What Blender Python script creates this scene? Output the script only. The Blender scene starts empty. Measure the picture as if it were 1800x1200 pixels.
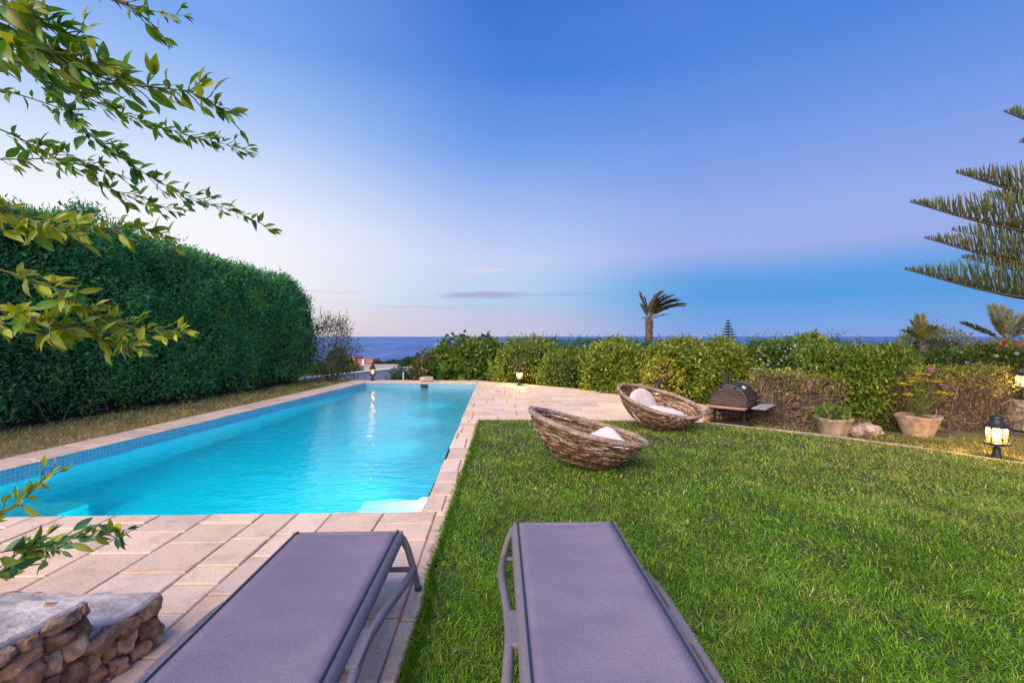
import bpy, bmesh, math, random
import numpy as np
from mathutils import Vector, Matrix, noise

R = math.radians
SC = bpy.context.scene
COL = SC.collection
rng = np.random.default_rng(7)
random.seed(7)

# ------------------------------------------------------------------ camera
F, HY, CX, H = 800.0, 591.0, 900.0, 1.55
cam_d = bpy.data.cameras.new("camera")
cam = bpy.data.objects.new("camera", cam_d)
COL.objects.link(cam)
cam.location = (0, 0, H)
cam.rotation_euler = (R(90), 0, 0)
cam_d.sensor_width = 36
cam_d.lens = 16.0
cam_d.shift_y = -9 / 1800
cam_d.clip_start = 0.05
cam_d.clip_end = 90000
SC.camera = cam

# ------------------------------------------------------------------ exposure
SC.view_settings.view_transform = 'Standard'
SC.view_settings.look = 'None'
SC.view_settings.gamma = 1
SC.view_settings.exposure = 1.0
SC.render.engine = 'CYCLES'
SC.cycles.use_denoising = True
SC.cycles.max_bounces = 10
SC.cycles.transparent_max_bounces = 12
SC.cycles.sample_clamp_indirect = 4.0
SC.cycles.blur_glossy = 0.5


def lin(r, g, b):
    def c(x):
        x /= 255.0
        return x / 12.92 if x <= 0.04045 else ((x + 0.055) / 1.055) ** 2.4
    return (c(r), c(g), c(b), 1)


# ------------------------------------------------------------------ sky
world = bpy.data.worlds.new("World")
SC.world = world
world.use_nodes = True
wt = world.node_tree
wt.nodes.clear()


class E:
    """tiny node-expression helper"""
    def __init__(s, t, out):
        s.t, s.o = t, out

    def m(s, op, b=None, c=None):
        n = s.t.nodes.new('ShaderNodeMath')
        n.operation = op
        s.t.links.new(s.o, n.inputs[0])
        for i, x in ((1, b), (2, c)):
            if x is None:
                continue
            if isinstance(x, E):
                s.t.links.new(x.o, n.inputs[i])
            else:
                n.inputs[i].default_value = x
        return E(s.t, n.outputs[0])

    def __add__(s, b): return s.m('ADD', b)
    def __sub__(s, b): return s.m('SUBTRACT', b)
    def __mul__(s, b): return s.m('MULTIPLY', b)
    def __truediv__(s, b): return s.m('DIVIDE', b)

    def smooth(s, a, b, lo=0.0, hi=1.0):
        n = s.t.nodes.new('ShaderNodeMapRange')
        n.interpolation_type = 'SMOOTHSTEP'
        s.t.links.new(s.o, n.inputs[0])
        n.inputs[1].default_value, n.inputs[2].default_value = a, b
        n.inputs[3].default_value, n.inputs[4].default_value = lo, hi
        return E(s.t, n.outputs[0])


def ramp(t, fac, stops):
    n = t.nodes.new('ShaderNodeValToRGB')
    n.color_ramp.interpolation = 'LINEAR'
    els = n.color_ramp.elements
    while len(els) < len(stops):
        els.new(0.5)
    for e, (p, c) in zip(els, stops):
        e.position = p
        e.color = c
    t.links.new(fac.o if isinstance(fac, E) else fac, n.inputs[0])
    return n.outputs[0]


def mix(t, fac, a, b):
    n = t.nodes.new('ShaderNodeMix')
    n.data_type = 'RGBA'
    for sock, v in ((n.inputs[0], fac), (n.inputs[6], a), (n.inputs[7], b)):
        if isinstance(v, E):
            v = v.o
        if isinstance(v, (int, float)):
            sock.default_value = v
        elif isinstance(v, tuple):
            sock.default_value = v
        else:
            t.links.new(v, sock)
    return n.outputs[2]


tc = wt.nodes.new('ShaderNodeTexCoord')
nv = wt.nodes.new('ShaderNodeVectorMath'); nv.operation = 'NORMALIZE'
wt.links.new(tc.outputs['Generated'], nv.inputs[0])
sx = wt.nodes.new('ShaderNodeSeparateXYZ')
wt.links.new(nv.outputs[0], sx.inputs[0])
X, Y, Z = (E(wt, sx.outputs[i]) for i in range(3))
hr = (X * X + Y * Y).m('SQRT').m('MAXIMUM', 0.001)
hx = X / hr
el = Z.m('ARCSINE') * (180 / math.pi)
az = X.m('ARCTAN2', Y) * (180 / math.pi)
ef = el / 45.0


def st(*a):
    return [(e / 45.0, lin(*c)) for e, c in a]


LEFT = st((0, (236, 216, 222)), (2.0, (246, 230, 226)), (5, (253, 246, 247)), (12, (248, 249, 255)), (17, (218, 230, 253)),
          (23, (172, 202, 248)), (30, (124, 168, 240)), (45, (66, 120, 216)))
MID = st((0, (200, 198, 220)), (2.0, (196, 198, 226)), (4.5, (178, 206, 238)), (7, (186, 210, 242)), (9.5, (194, 210, 246)),
         (14, (170, 194, 243)), (22, (116, 160, 235)), (30, (66, 127, 220)), (45, (40, 96, 196)))
RIGHT = st((0, (134, 166, 226)), (1.5, (118, 164, 227)), (4.5, (82, 158, 226)), (6.6, (90, 160, 227)), (9.8, (155, 173, 234)),
           (13, (150, 174, 236)), (20, (122, 157, 232)), (30, (78, 134, 221)), (45, (44, 98, 200)))
cl, cm, cr = ramp(wt, ef, LEFT), ramp(wt, ef, MID), ramp(wt, ef, RIGHT)
c1 = mix(wt, hx.smooth(-0.62, 0.02), cl, cm)
c2 = mix(wt, hx.smooth(-0.02, 0.42), c1, cr)
# afterglow behind the viewer's left shoulder, added bright as unseen frontal fill
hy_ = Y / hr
BACK_FILL = [(e / 45.0, tuple(v * 1.9 for v in lin(*c)[:3]) + (1,)) for e, c in ((0, (255, 214, 176)), (6, (255, 226, 202)), (16, (240, 226, 226)), (30, (190, 198, 232)), (45, (110, 140, 214)))]
cb_ = ramp(wt, ef, BACK_FILL)
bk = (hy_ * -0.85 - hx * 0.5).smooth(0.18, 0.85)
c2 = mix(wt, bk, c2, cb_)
# thin evening cloud streaks low over the sea
nz = wt.nodes.new('ShaderNodeTexNoise')
nz.inputs['Scale'].default_value = 9
nz.inputs['Detail'].default_value = 5
mp = wt.nodes.new('ShaderNodeMapping')
mp.inputs['Scale'].default_value = (1, 1, 9)
wt.links.new(nv.outputs[0], mp.inputs[0])
wt.links.new(mp.outputs[0], nz.inputs[0])
nf = E(wt, nz.outputs[0]) - 0.5
cc = c2
for a0, e0, aw, ew, slope, colr, amt in (
        (-3.4, 5.15, 7.2, 0.50, 0.022, (166, 168, 214), 0.85),
        (-1.4, 5.75, 2.8, 0.35, 0.01, (214, 206, 232), 0.6),
        (-4.0, 8.2, 4.5, 0.45, 0.05, (232, 216, 234), 0.5),
        (-6.0, 3.7, 14, 0.30, 0.015, (196, 190, 216), 0.45),
        (-21.5, 5.2, 5.0, 0.28, 0.0, (222, 204, 222), 0.35),
        (-21.0, 4.1, 6.0, 0.22, 0.01, (236, 212, 216), 0.3),
        (8.0, 5.3, 8.0, 0.25, 0.02, (140, 176, 226), 0.5)):
    da = (az - a0) / aw
    de = (el - e0 - da * (slope * aw) + nf * (ew * 2.2)) / ew
    msk = (da * da + de * de).smooth(0.0, 1.0, amt, 0.0)
    cc = mix(wt, msk, cc, lin(*colr))
# soft large-scale unevenness of the upper air
nz2 = wt.nodes.new('ShaderNodeTexNoise')
nz2.inputs['Scale'].default_value = 1.7
nz2.inputs['Detail'].default_value = 3
mp2 = wt.nodes.new('ShaderNodeMapping')
mp2.inputs['Scale'].default_value = (1, 1, 3.5)
wt.links.new(nv.outputs[0], mp2.inputs[0]); wt.links.new(mp2.outputs[0], nz2.inputs[0])
cc = mix(wt, (E(wt, nz2.outputs[0])).smooth(0.35, 0.75, 0.0, 0.05), cc, lin(215, 218, 246))
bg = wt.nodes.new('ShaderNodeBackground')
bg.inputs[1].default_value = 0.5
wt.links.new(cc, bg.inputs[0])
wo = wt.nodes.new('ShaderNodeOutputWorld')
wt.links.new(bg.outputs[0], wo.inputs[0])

# ------------------------------------------------------------------ sun (broad, warm evening glow)
sl = bpy.data.lights.new("evening_sun", 'SUN')
sl.energy = 2.3
sl.angle = R(60)
sl.color = (1.0, 0.80, 0.60)
sun = bpy.data.objects.new("evening_sun", sl)
COL.objects.link(sun)
sun.rotation_euler = Vector((-0.42, -0.62, 0.66)).to_track_quat('Z', 'Y').to_euler()


# ------------------------------------------------------------------ helpers
def G(px, py, z=0.0):
    d = F * (H - z) / (py - HY)
    return Vector(((px - CX) / F * d, d, z))


def P3(px, py, d):
    return Vector(((px - CX) / F * d, d, H - (py - HY) / F * d))


def tag(o, label=None, cat=None, group=None, kind=None):
    if label: o['label'] = label
    if cat: o['category'] = cat
    if group: o['group'] = group
    if kind: o['kind'] = kind
    return o


def empty(name, loc, label, cat, group=None, rz=0.0):
    o = bpy.data.objects.new(name, None)
    o.empty_display_size = 0.1
    COL.objects.link(o)
    o.location = loc
    o.rotation_euler = (0, 0, rz)
    return tag(o, label, cat, group)


def np_mesh(name, V, T, C, mat, parent=None, smooth=False, quads=False):
    """V (n,3) verts, T (m,k) faces, C (n,3) tint"""
    me = bpy.data.meshes.new(name)
    V = np.asarray(V, np.float32); T = np.asarray(T, np.int32)
    k = T.shape[1]
    me.vertices.add(len(V)); me.vertices.foreach_set('co', V.ravel())
    me.loops.add(T.size); me.loops.foreach_set('vertex_index', T.ravel())
    me.polygons.add(len(T))
    me.polygons.foreach_set('loop_start', np.arange(0, T.size, k, dtype=np.int32))
    me.polygons.foreach_set('loop_total', np.full(len(T), k, np.int32))
    if smooth:
        me.polygons.foreach_set('use_smooth', np.ones(len(T), bool))
    me.update(calc_edges=True)
    if C is not None:
        a = me.color_attributes.new('tint', 'FLOAT_COLOR', 'POINT')
        cc = np.ones((len(V), 4), np.float32); cc[:, :3] = C
        a.data.foreach_set('color', cc.ravel())
    me.materials.append(mat)
    o = bpy.data.objects.new(name, me)
    COL.objects.link(o)
    if parent: o.parent = parent
    return o


class MB:
    def __init__(s):
        s.v, s.f, s.c = [], [], []

    def add(s, vs, fs, col=(1, 1, 1)):
        b = len(s.v)
        s.v += [tuple(v) for v in vs]
        s.f += [tuple(i + b for i in f) for f in fs]
        s.c += [col] * len(vs)

    def box(s, c, size, col=(1, 1, 1), M=None, taper=1.0):
        x, y, z = (q / 2 for q in size)
        vs = [Vector((i * x * (taper if k > 0 else 1), j * y * (taper if k > 0 else 1), k * z)) for k in (-1, 1) for j in (-1, 1) for i in (-1, 1)]
        if M is not None: vs = [M @ v for v in vs]
        c = Vector(c)
        s.add([v + c for v in vs], [(0, 2, 3, 1), (4, 5, 7, 6), (0, 1, 5, 4), (2, 6, 7, 3), (0, 4, 6, 2), (1, 3, 7, 5)], col)

    def bbox(s, c, size, b=0.004, col=(1, 1, 1), M=None):
        """chamfered box"""
        bm = bmesh.new()
        bmesh.ops.create_cube(bm, size=1)
        for v in bm.verts: v.co = Vector((v.co.x * size[0], v.co.y * size[1], v.co.z * size[2]))
        bmesh.ops.bevel(bm, geom=list(bm.edges), offset=b, segments=2, affect='EDGES', profile=0.6)
        bm.verts.index_update()
        vs = [v.co.copy() for v in bm.verts]
        if M is not None: vs = [M @ v for v in vs]
        c = Vector(c)
        s.add([v + c for v in vs], [tuple(v.index for v in f.verts) for f in bm.faces], col)
        bm.free()

    def tube(s, pts, rad, n=6, col=(1, 1, 1), closed=False, flat=1.0):
        pts = [Vector(p) for p in pts]
        m = len(pts)
        if not hasattr(rad, '__len__'): rad = [rad] * m
        vs, fs = [], []
        prev = None
        for i, p in enumerate(pts):
            if closed:
                t = pts[(i + 1) % m] - pts[i - 1]
            else:
                t = pts[min(i + 1, m - 1)] - pts[max(i - 1, 0)]
            if t.length < 1e-9: t = Vector((0, 0, 1))
            t.normalize()
            if prev is None:
                up = Vector((0, 0, 1)) if abs(t.z) < 0.9 else Vector((1, 0, 0))
                a = t.cross(up).normalized()
            else:
                a = (prev - t * prev.dot(t))
                a = a.normalized() if a.length > 1e-6 else t.orthogonal().normalized()
            prev = a
            b = t.cross(a)
            for k in range(n):
                q = 2 * math.pi * k / n
                vs.append(p + (a * math.cos(q) + b * math.sin(q) * flat) * rad[i])
        for i in range(m if closed else m - 1):
            j = (i + 1) % m
            for k in range(n):
                l = (k + 1) % n
                fs.append((i * n + k, i * n + l, j * n + l, j * n + k))
        if not closed:
            fs.append(tuple(reversed(range(n))))
            fs.append(tuple((m - 1) * n + k for k in range(n)))
        s.add(vs, fs, col)

    def lathe(s, prof, n=24, c=(0, 0, 0), col=(1, 1, 1), rot=0.0):
        c = Vector(c)
        vs, fs = [], []
        for r, z in prof:
            for k in range(n):
                q = 2 * math.pi * k / n + rot
                vs.append(c + Vector((r * math.cos(q), r * math.sin(q), z)))
        for i in range(len(prof) - 1):
            for k in range(n):
                l = (k + 1) % n
                fs.append((i * n + k, i * n + l, (i + 1) * n + l, (i + 1) * n + k))
        fs.append(tuple(reversed(range(n))))
        fs.append(tuple((len(prof) - 1) * n + k for k in range(n)))
        s.add(vs, fs, col)

    def prism(s, poly, z0, z1, col=(1, 1, 1)):
        n = len(poly)
        vs = [Vector((p[0], p[1], z0)) for p in poly] + [Vector((p[0], p[1], z1)) for p in poly]
        fs = [tuple(reversed(range(n))), tuple(range(n, 2 * n))]
        for i in range(n):
            j = (i + 1) % n
            fs.append((i, j, n + j, n + i))
        s.add(vs, fs, col)

    def lump(s, c, size, seed, amp=0.25, sub=2, col=(1, 1, 1), M=None, freq=1.6):
        bm = bmesh.new()
        bmesh.ops.create_icosphere(bm, subdivisions=sub, radius=1)
        vs = []
        for v in bm.verts:
            q = v.co.copy()
            k = 1 + amp * noise.noise(q * freq + Vector((seed * 3.1, seed * 1.7, 0))) + amp * 0.5 * noise.noise(q * freq * 2.6 + Vector((0, seed * 2.3, 9)))
            q = Vector((abs(q.x) ** 0.8 * math.copysign(1, q.x), abs(q.y) ** 0.8 * math.copysign(1, q.y), abs(q.z) ** 0.8 * math.copysign(1, q.z))) * k
            q = Vector((q.x * size[0] / 2, q.y * size[1] / 2, q.z * size[2] / 2))
            if M is not None: q = M @ q
            vs.append(q + Vector(c))
        bm.verts.index_update()
        s.add(vs, [tuple(v.index for v in f.verts) for f in bm.faces], col)
        bm.free()

    def build(s, name, mat, parent=None, smooth=False, M=None):
        me = bpy.data.meshes.new(name)
        vs = s.v if M is None else [tuple(M @ Vector(v)) for v in s.v]
        me.from_pydata(vs, [], s.f)
        me.update()
        a = me.color_attributes.new('tint', 'FLOAT_COLOR', 'POINT')
        cc = np.ones((len(s.v), 4), np.float32)
        if s.c: cc[:, :3] = np.array(s.c)[:, :3]
        a.data.foreach_set('color', cc.ravel())
        if smooth:
            me.polygons.foreach_set('use_smooth', [True] * len(me.polygons))
            try:
                me.set_sharp_from_angle(angle=R(40))
            except Exception:
                pass
        me.materials.append(mat)
        o = bpy.data.objects.new(name, me)
        COL.objects.link(o)
        if parent: o.parent = parent
        return o


def nrm(a):
    return a / np.maximum(np.linalg.norm(a, axis=-1, keepdims=True), 1e-9)


LEAF = (np.array([(0, 0, 0), (.42, .5, .07), (1, 0, -.06), (.42, -.5, .07)]), np.array([(0, 1, 2), (0, 2, 3)]))
BIGLEAF = (np.array([(0, 0, 0), (.12, .22, .03), (.12, -.22, .03), (.35, .48, .07), (.35, 0, .0), (.35, -.48, .07), (.6, .44, .06), (.6, 0, .0), (.6, -.44, .06),
                     (.82, .22, .0), (.82, 0, -.03), (.82, -.22, .0), (1, 0, -.1)]),
           np.array([(0, 4, 1), (0, 2, 4), (1, 4, 3), (2, 5, 4), (3, 4, 7), (3, 7, 6), (4, 5, 8), (4, 8, 7), (6, 7, 10), (6, 10, 9), (7, 8, 11), (7, 11, 10), (9, 10, 12), (10, 11, 12)]))
_a = np.linspace(0, 2 * math.pi, 9)[:-1]
ROUND = (np.vstack([[(0.5, 0, 0.0)], np.stack([.5 + .5 * np.cos(_a), .5 * np.sin(_a), .08 + .05 * np.sin(2 * _a)], 1)]),
         np.array([(0, i + 1, (i + 1) % 8 + 1) for i in range(8)]))
BLADE = (np.array([(0, -.5, 0), (0, .5, 0), (.55, .36, .10), (.55, -.36, .10), (1, 0, .42)]), np.array([(0, 1, 2), (0, 2, 3), (3, 2, 4)]))
TRI = (np.array([(0, -.5, 0), (0, .5, 0), (1, 0, .25)]), np.array([(0, 1, 2)]))
STRAND = (np.array([(0, -.5, 0), (0, .5, 0), (.5, .5, .16), (.5, -.5, .16), (1, .3, 0), (1, -.3, 0)]), np.array([(0, 1, 2), (0, 2, 3), (3, 2, 4), (3, 4, 5)]))


def scat(tpl, P, A, N, L, W, C, Zs=None):
    """array of copies of a small template; returns verts, tris, tints"""
    T, TF = tpl
    n = len(P)
    A = nrm(A)
    S = nrm(np.cross(A, N))
    N2 = np.cross(S, A)
    L = np.broadcast_to(L, (n,)); W = np.broadcast_to(W, (n,))
    Z = L if Zs is None else Zs
    V = (P[:, None, :] + T[None, :, 0, None] * L[:, None, None] * A[:, None, :] + T[None, :, 1, None] * W[:, None, None] * S[:, None, :]
         + T[None, :, 2, None] * Z[:, None, None] * N2[:, None, :])
    k = len(T)
    tri = (TF[None] + (np.arange(n) * k)[:, None, None]).reshape(-1, 3)
    return V.reshape(-1, 3), tri, np.repeat(C, k, axis=0)


class Cloud:
    """accumulates scattered pieces, builds ONE mesh"""
    def __init__(s):
        s.V, s.T, s.C, s.n = [], [], [], 0

    def add(s, vtc):
        V, T, C = vtc
        s.V.append(V); s.T.append(T + s.n); s.C.append(C); s.n += len(V)

    def mb(s, m):
        """take triangles/quads of an MB in too"""
        T = []
        for f in m.f:
            for i in range(1, len(f) - 1): T.append((f[0], f[i], f[i + 1]))
        s.add((np.array(m.v), np.array(T), np.array(m.c)[:, :3]))

    def build(s, name, mat, parent=None, smooth=False):
        return np_mesh(name, np.vstack(s.V), np.vstack(s.T), np.vstack(s.C), mat, parent, smooth)


def noise3(P, f, seed=0.0):
    return np.array([noise.noise(Vector((p[0] * f + seed, p[1] * f - seed, p[2] * f + 2 * seed))) for p in P])


# ------------------------------------------------------------------ materials
def mat(name):
    m = bpy.data.materials.new(name)
    m.use_nodes = True
    t = m.node_tree
    b = t.nodes['Principled BSDF']
    return m, t, b


def tintnode(t):
    n = t.nodes.new('ShaderNodeAttribute')
    n.attribute_name = 'tint'
    return n.outputs['Color']


def tex(t, kind, scale, coord='Object', vscale=(1, 1, 1), **kw):
    n = t.nodes.new('ShaderNodeTex' + kind)
    c = t.nodes.new('ShaderNodeTexCoord')
    m = t.nodes.new('ShaderNodeMapping')
    m.inputs['Scale'].default_value = vscale
    t.links.new(c.outputs[coord], m.inputs[0])
    t.links.new(m.outputs[0], n.inputs[0])
    if 'Scale' in n.inputs: n.inputs['Scale'].default_value = scale
    for k, v in kw.items():
        n.inputs[k].default_value = v
    return n


def mult(t, a, b, fac=1.0):
    n = t.nodes.new('ShaderNodeMix')
    n.data_type = 'RGBA'; n.blend_type = 'MULTIPLY'
    n.inputs[0].default_value = fac
    for sock, v in ((n.inputs[6], a), (n.inputs[7], b)):
        if isinstance(v, tuple): sock.default_value = v
        else: t.links.new(v, sock)
    return n.outputs[2]


def bump(t, b, h, dist=0.01, strength=1.0):
    n = t.nodes.new('ShaderNodeBump')
    n.inputs['Distance'].default_value = dist
    n.inputs['Strength'].default_value = strength
    t.links.new(h.o if isinstance(h, E) else h, n.inputs['Height'])
    t.links.new(n.outputs[0], b.inputs['Normal'])


def leafmat(name, rough=0.5, trans=0.3, spec=0.3):
    m, t, b = mat(name)
    col = tintnode(t)
    t.links.new(col, b.inputs['Base Color'])
    b.inputs['Roughness'].default_value = rough
    b.inputs['Specular IOR Level'].default_value = spec
    tr = t.nodes.new('ShaderNodeBsdfTranslucent')
    t.links.new(mult(t, col, (1.0, 1.0, 0.55, 1)), tr.inputs[0])
    mx = t.nodes.new('ShaderNodeMixShader')
    mx.inputs[0].default_value = trans
    out = t.nodes['Material Output']
    t.links.new(b.outputs[0], mx.inputs[1]); t.links.new(tr.outputs[0], mx.inputs[2]); t.links.new(mx.outputs[0], out.inputs[0])
    return m


M_LEAF = leafmat('leaf')
M_GLOSSLEAF = leafmat('glossy_leaf', 0.35, 0.38, 0.45)
M_GRASS = leafmat('grass_blade', 0.55, 0.30, 0.2)
M_PETAL = leafmat('petal', 0.6, 0.35, 0.2)


def plain(name, col=None, rough=0.7, metal=0.0, nscale=None, namp=0.3, bdist=0.0, bscale=None, spec=0.5, detail=6, vscale=(1, 1, 1)):
    """tinted principled surface with noise mottling and bump"""
    m, t, b = mat(name)
    c = tintnode(t)
    if col: c = mult(t, c, tuple(col) + (1,))
    if nscale:
        n = tex(t, 'Noise', nscale, vscale=vscale, Detail=detail)
        k = E(t, n.outputs[0]).smooth(0.25, 0.75, 1 - namp, 1 + namp)
        cb = t.nodes.new('ShaderNodeCombineColor')
        for i in range(3): t.links.new(k.o, cb.inputs[i])
        c = mult(t, c, cb.outputs[0])
    t.links.new(c, b.inputs['Base Color'])
    b.inputs['Roughness'].default_value = rough
    b.inputs['Metallic'].default_value = metal
    b.inputs['Specular IOR Level'].default_value = spec
    if bdist:
        n2 = tex(t, 'Noise', bscale or nscale, vscale=vscale, Detail=8)
        bump(t, b, n2.outputs[0], bdist)
    return m


M_BARK = plain('bark', None, 0.85, nscale=14, namp=0.35, bdist=0.01, bscale=40)
M_TWIG = plain('twig', None, 0.8, nscale=20, namp=0.25)
M_WICKER = plain('wicker', None, 0.6, nscale=22, namp=0.35, bdist=0.003, bscale=90)
M_STEEL = plain('dark_iron', (0.035, 0.038, 0.045), 0.45, 0.4, nscale=30, namp=0.3, bdist=0.001, bscale=120)
M_WALL = plain('whitewash', (0.72, 0.70, 0.70), 0.85, nscale=1.5, namp=0.12, bdist=0.004, bscale=30)
M_ROCK = plain('rubble_stone', None, 0.9, nscale=16, namp=0.55, bdist=0.014, bscale=38, detail=10)
M_RENDER = plain('rough_render', (0.52, 0.46, 0.42), 0.9, nscale=7, namp=0.42, bdist=0.018, bscale=22, detail=10)
M_MORTAR = plain('mortar', (0.17, 0.13, 0.11), 0.95, nscale=12, namp=0.3, bdist=0.012, bscale=40)
M_POT = plain('clay_pot', (0.34, 0.25, 0.19), 0.9, nscale=9, namp=0.35, bdist=0.004, bscale=50)
M_WOOD = plain('wood_slat', None, 0.6, nscale=6, namp=0.35, bdist=0.002, bscale=30, vscale=(1, 8, 8))
M_SOIL = plain('soil', (0.10, 0.07, 0.045), 1.0, nscale=8, namp=0.4, bdist=0.03, bscale=20)
M_HOUSE = plain('terracotta_render', None, 0.9, nscale=0.6, namp=0.12)
M_CUSHION = plain('canvas', (0.70, 0.64, 0.60), 0.9, nscale=7, namp=0.06, bdist=0.012, bscale=5, spec=0.2)
M_FRAME = plain('taupe_resin', (0.185, 0.165, 0.185), 0.55, nscale=60, namp=0.10, bdist=0.0006, bscale=900, spec=0.4)
M_PIPING = plain('navy_piping', (0.02, 0.035, 0.075), 0.6)

# ------------------------------------------------------------------ pavers
TH = math.atan2(25, 800)
EX = np.array((math.cos(TH), math.sin(TH))); EY = np.array((-math.sin(TH), math.cos(TH)))
PR0, PR1 = (-0.808, 4.04), (-1.158, 14.94)
PL1, PL0 = (-4.92, 15.30), (-6.06, 3.87)
POOL = [PL0, PR0, PR1, PL1]


def clip(poly, region):
    """Sutherland-Hodgman, region convex and counter-clockwise"""
    out = [tuple(p) for p in poly]
    n = len(region)
    for i in range(n):
        a, b = region[i], region[(i + 1) % n]
        ex, ey = b[0] - a[0], b[1] - a[1]
        src, out = out, []
        for j in range(len(src)):
            p, q = src[j], src[(j + 1) % len(src)]
            dp = ex * (p[1] - a[1]) - ey * (p[0] - a[0])
            dq = ex * (q[1] - a[1]) - ey * (q[0] - a[0])
            if dp >= 0: out.append(p)
            if dp * dq < 0:
                k = dp / (dp - dq)
                out.append((p[0] + (q[0] - p[0]) * k, p[1] + (q[1] - p[1]) * k))
        if len(out) < 3: return []
    return out


def area(p):
    return 0.5 * sum(p[i][0] * p[(i + 1) % len(p)][1] - p[(i + 1) % len(p)][0] * p[i][1] for i in range(len(p)))


def inset(poly, d):
    n = len(poly); L = []
    for i in range(n):
        a, b = np.array(poly[i]), np.array(poly[(i + 1) % n])
        e = b - a; l = np.linalg.norm(e)
        if l < 1e-6: continue
        nn = np.array((-e[1], e[0])) / l
        L.append((a + nn * d, e / l))
    out = []
    for i in range(len(L)):
        (p, u), (q, w) = L[i - 1], L[i]
        cr = u[0] * w[1] - u[1] * w[0]
        if abs(cr) < 1e-4: out.append(tuple(q)); continue
        s = ((q - p)[0] * w[1] - (q - p)[1] * w[0]) / cr
        out.append(tuple(p + u * s))
    return out


STONE_COL = [(0.72, 0.56, 0.45), (0.68, 0.53, 0.44), (0.75, 0.60, 0.49), (0.70, 0.53, 0.42), (0.64, 0.51, 0.44), (0.73, 0.57, 0.46), (0.68, 0.55, 0.47)]


def pave(mb, region, along, wr, lr, z=0.0, joint=0.008, org=(0, 0), seed=1, thick=0.06, axes=None):
    """random ashlar: strips along 'v' (towards the sea) or 'u' (across)"""
    rr = random.Random(seed)
    if area(region) < 0: region = region[::-1]
    ex, ey = (EX, EY) if along == 'v' else (EY, -EX)
    if axes is not None: ex, ey = axes
    O = np.array(org)
    us = [float(np.dot(np.array(p) - O, ex)) for p in region]; vs = [float(np.dot(np.array(p) - O, ey)) for p in region]
    u = min(us)
    while u < max(us):
        w = rr.uniform(*wr)
        v = min(vs) - rr.uniform(0, lr[1])
        while v < max(vs):
            l = rr.uniform(*lr)
            jj = [rr.uniform(-.004, .004) for _ in range(8)]
            q = [O + ex * (u + a * w + jj[k]) + ey * (v + b * l + jj[k + 4]) for k, (a, b) in enumerate(((0, 0), (1, 0), (1, 1), (0, 1)))]
            v += l
            c = clip(q, region)
            if len(c) < 3: continue
            if area(c) < 0: c = c[::-1]
            if area(c) < 0.004: continue
            o = inset(c, joint); i2 = inset(c, joint + 0.007)
            if len(o) < 3 or len(o) != len(i2) or area(i2) < 0.002: continue
            dz = rr.uniform(-.003, .003)
            n = len(o)
            V = [(p[0], p[1], z - thick) for p in o] + [(p[0], p[1], z - 0.006 + dz) for p in o] + [(p[0], p[1], z + dz) for p in i2]
            Fc = []
            for k in range(n):
                j = (k + 1) % n
                Fc.append((k, j, n + j, n + k)); Fc.append((n + k, n + j, 2 * n + j, 2 * n + k))
            Fc.append(tuple(range(2 * n, 3 * n)))
            b = rr.choice(STONE_COL); kk = rr.uniform(0.90, 1.08)
            mb.add(V, Fc, tuple(min(.86, x * kk * 1.12 * w_) for x, w_ in zip(b, (1.03, 1.0, .90))))
        u += w


def stonemat():
    m, t, b = mat('limestone_paving')
    c = tintnode(t)
    n = tex(t, 'Noise', 3.2, Detail=8, Roughness=0.65)
    c = mult(t, c, ramp(t, n.outputs[0], [(0.25, (0.74, 0.66, 0.62, 1)), (0.5, (1, 1, 1, 1)), (0.78, (1.12, 1.0, 0.92, 1))]))
    n2 = tex(t, 'Noise', 26, Detail=8, Roughness=0.7, vscale=(1, 2.4, 1))
    c = mult(t, c, ramp(t, n2.outputs[0], [(0.28, (0.62, 0.56, 0.54, 1)), (0.44, (0.97, 0.97, 0.97, 1)), (0.75, (1.06, 1.05, 1.04, 1))]))
    n5 = tex(t, 'Noise', 1.3, Detail=7, Roughness=0.7)
    c = mix(t, E(t, n5.outputs[0]).smooth(0.52, 0.72, 0.0, 0.45), c, mult(t, c, (0.92, 0.70, 0.52, 1)))
    n6 = tex(t, 'Noise', 8.5, Detail=8, Roughness=0.75)
    c = mix(t, E(t, n6.outputs[0]).smooth(0.57, 0.70, 0.0, 0.5), c, mult(t, c, (0.45, 0.40, 0.40, 1)))
    v = tex(t, 'Voronoi', 34)
    pit = E(t, v.outputs[0]).smooth(0.05, 0.16)
    n3 = tex(t, 'Noise', 2.1, Detail=3)
    pm = E(t, n3.outputs[0]).smooth(0.52, 0.66)
    pitm = (pit.m('SUBTRACT', 1.0) * pm) + 1.0
    cb = t.nodes.new('ShaderNodeCombineColor')
    for i in range(3): t.links.new((pitm * 0.6 + 0.4).o, cb.inputs[i])
    c = mult(t, c, cb.outputs[0])
    t.links.new(c, b.inputs['Base Color'])
    b.inputs['Roughness'].default_value = 0.62
    b.inputs['Specular IOR Level'].default_value = 0.35
    n4 = tex(t, 'Noise', 60, Detail=8)
    bump(t, b, E(t, n4.outputs[0]) * 0.5 + E(t, n2.outputs[0]) + pitm * 1.2, 0.006)
    return m


M_STONE = stonemat()
M_JOINT = plain('sandy_joint', (0.46, 0.25, 0.15), 0.95, nscale=18, namp=0.3, bdist=0.006, bscale=60)

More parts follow.
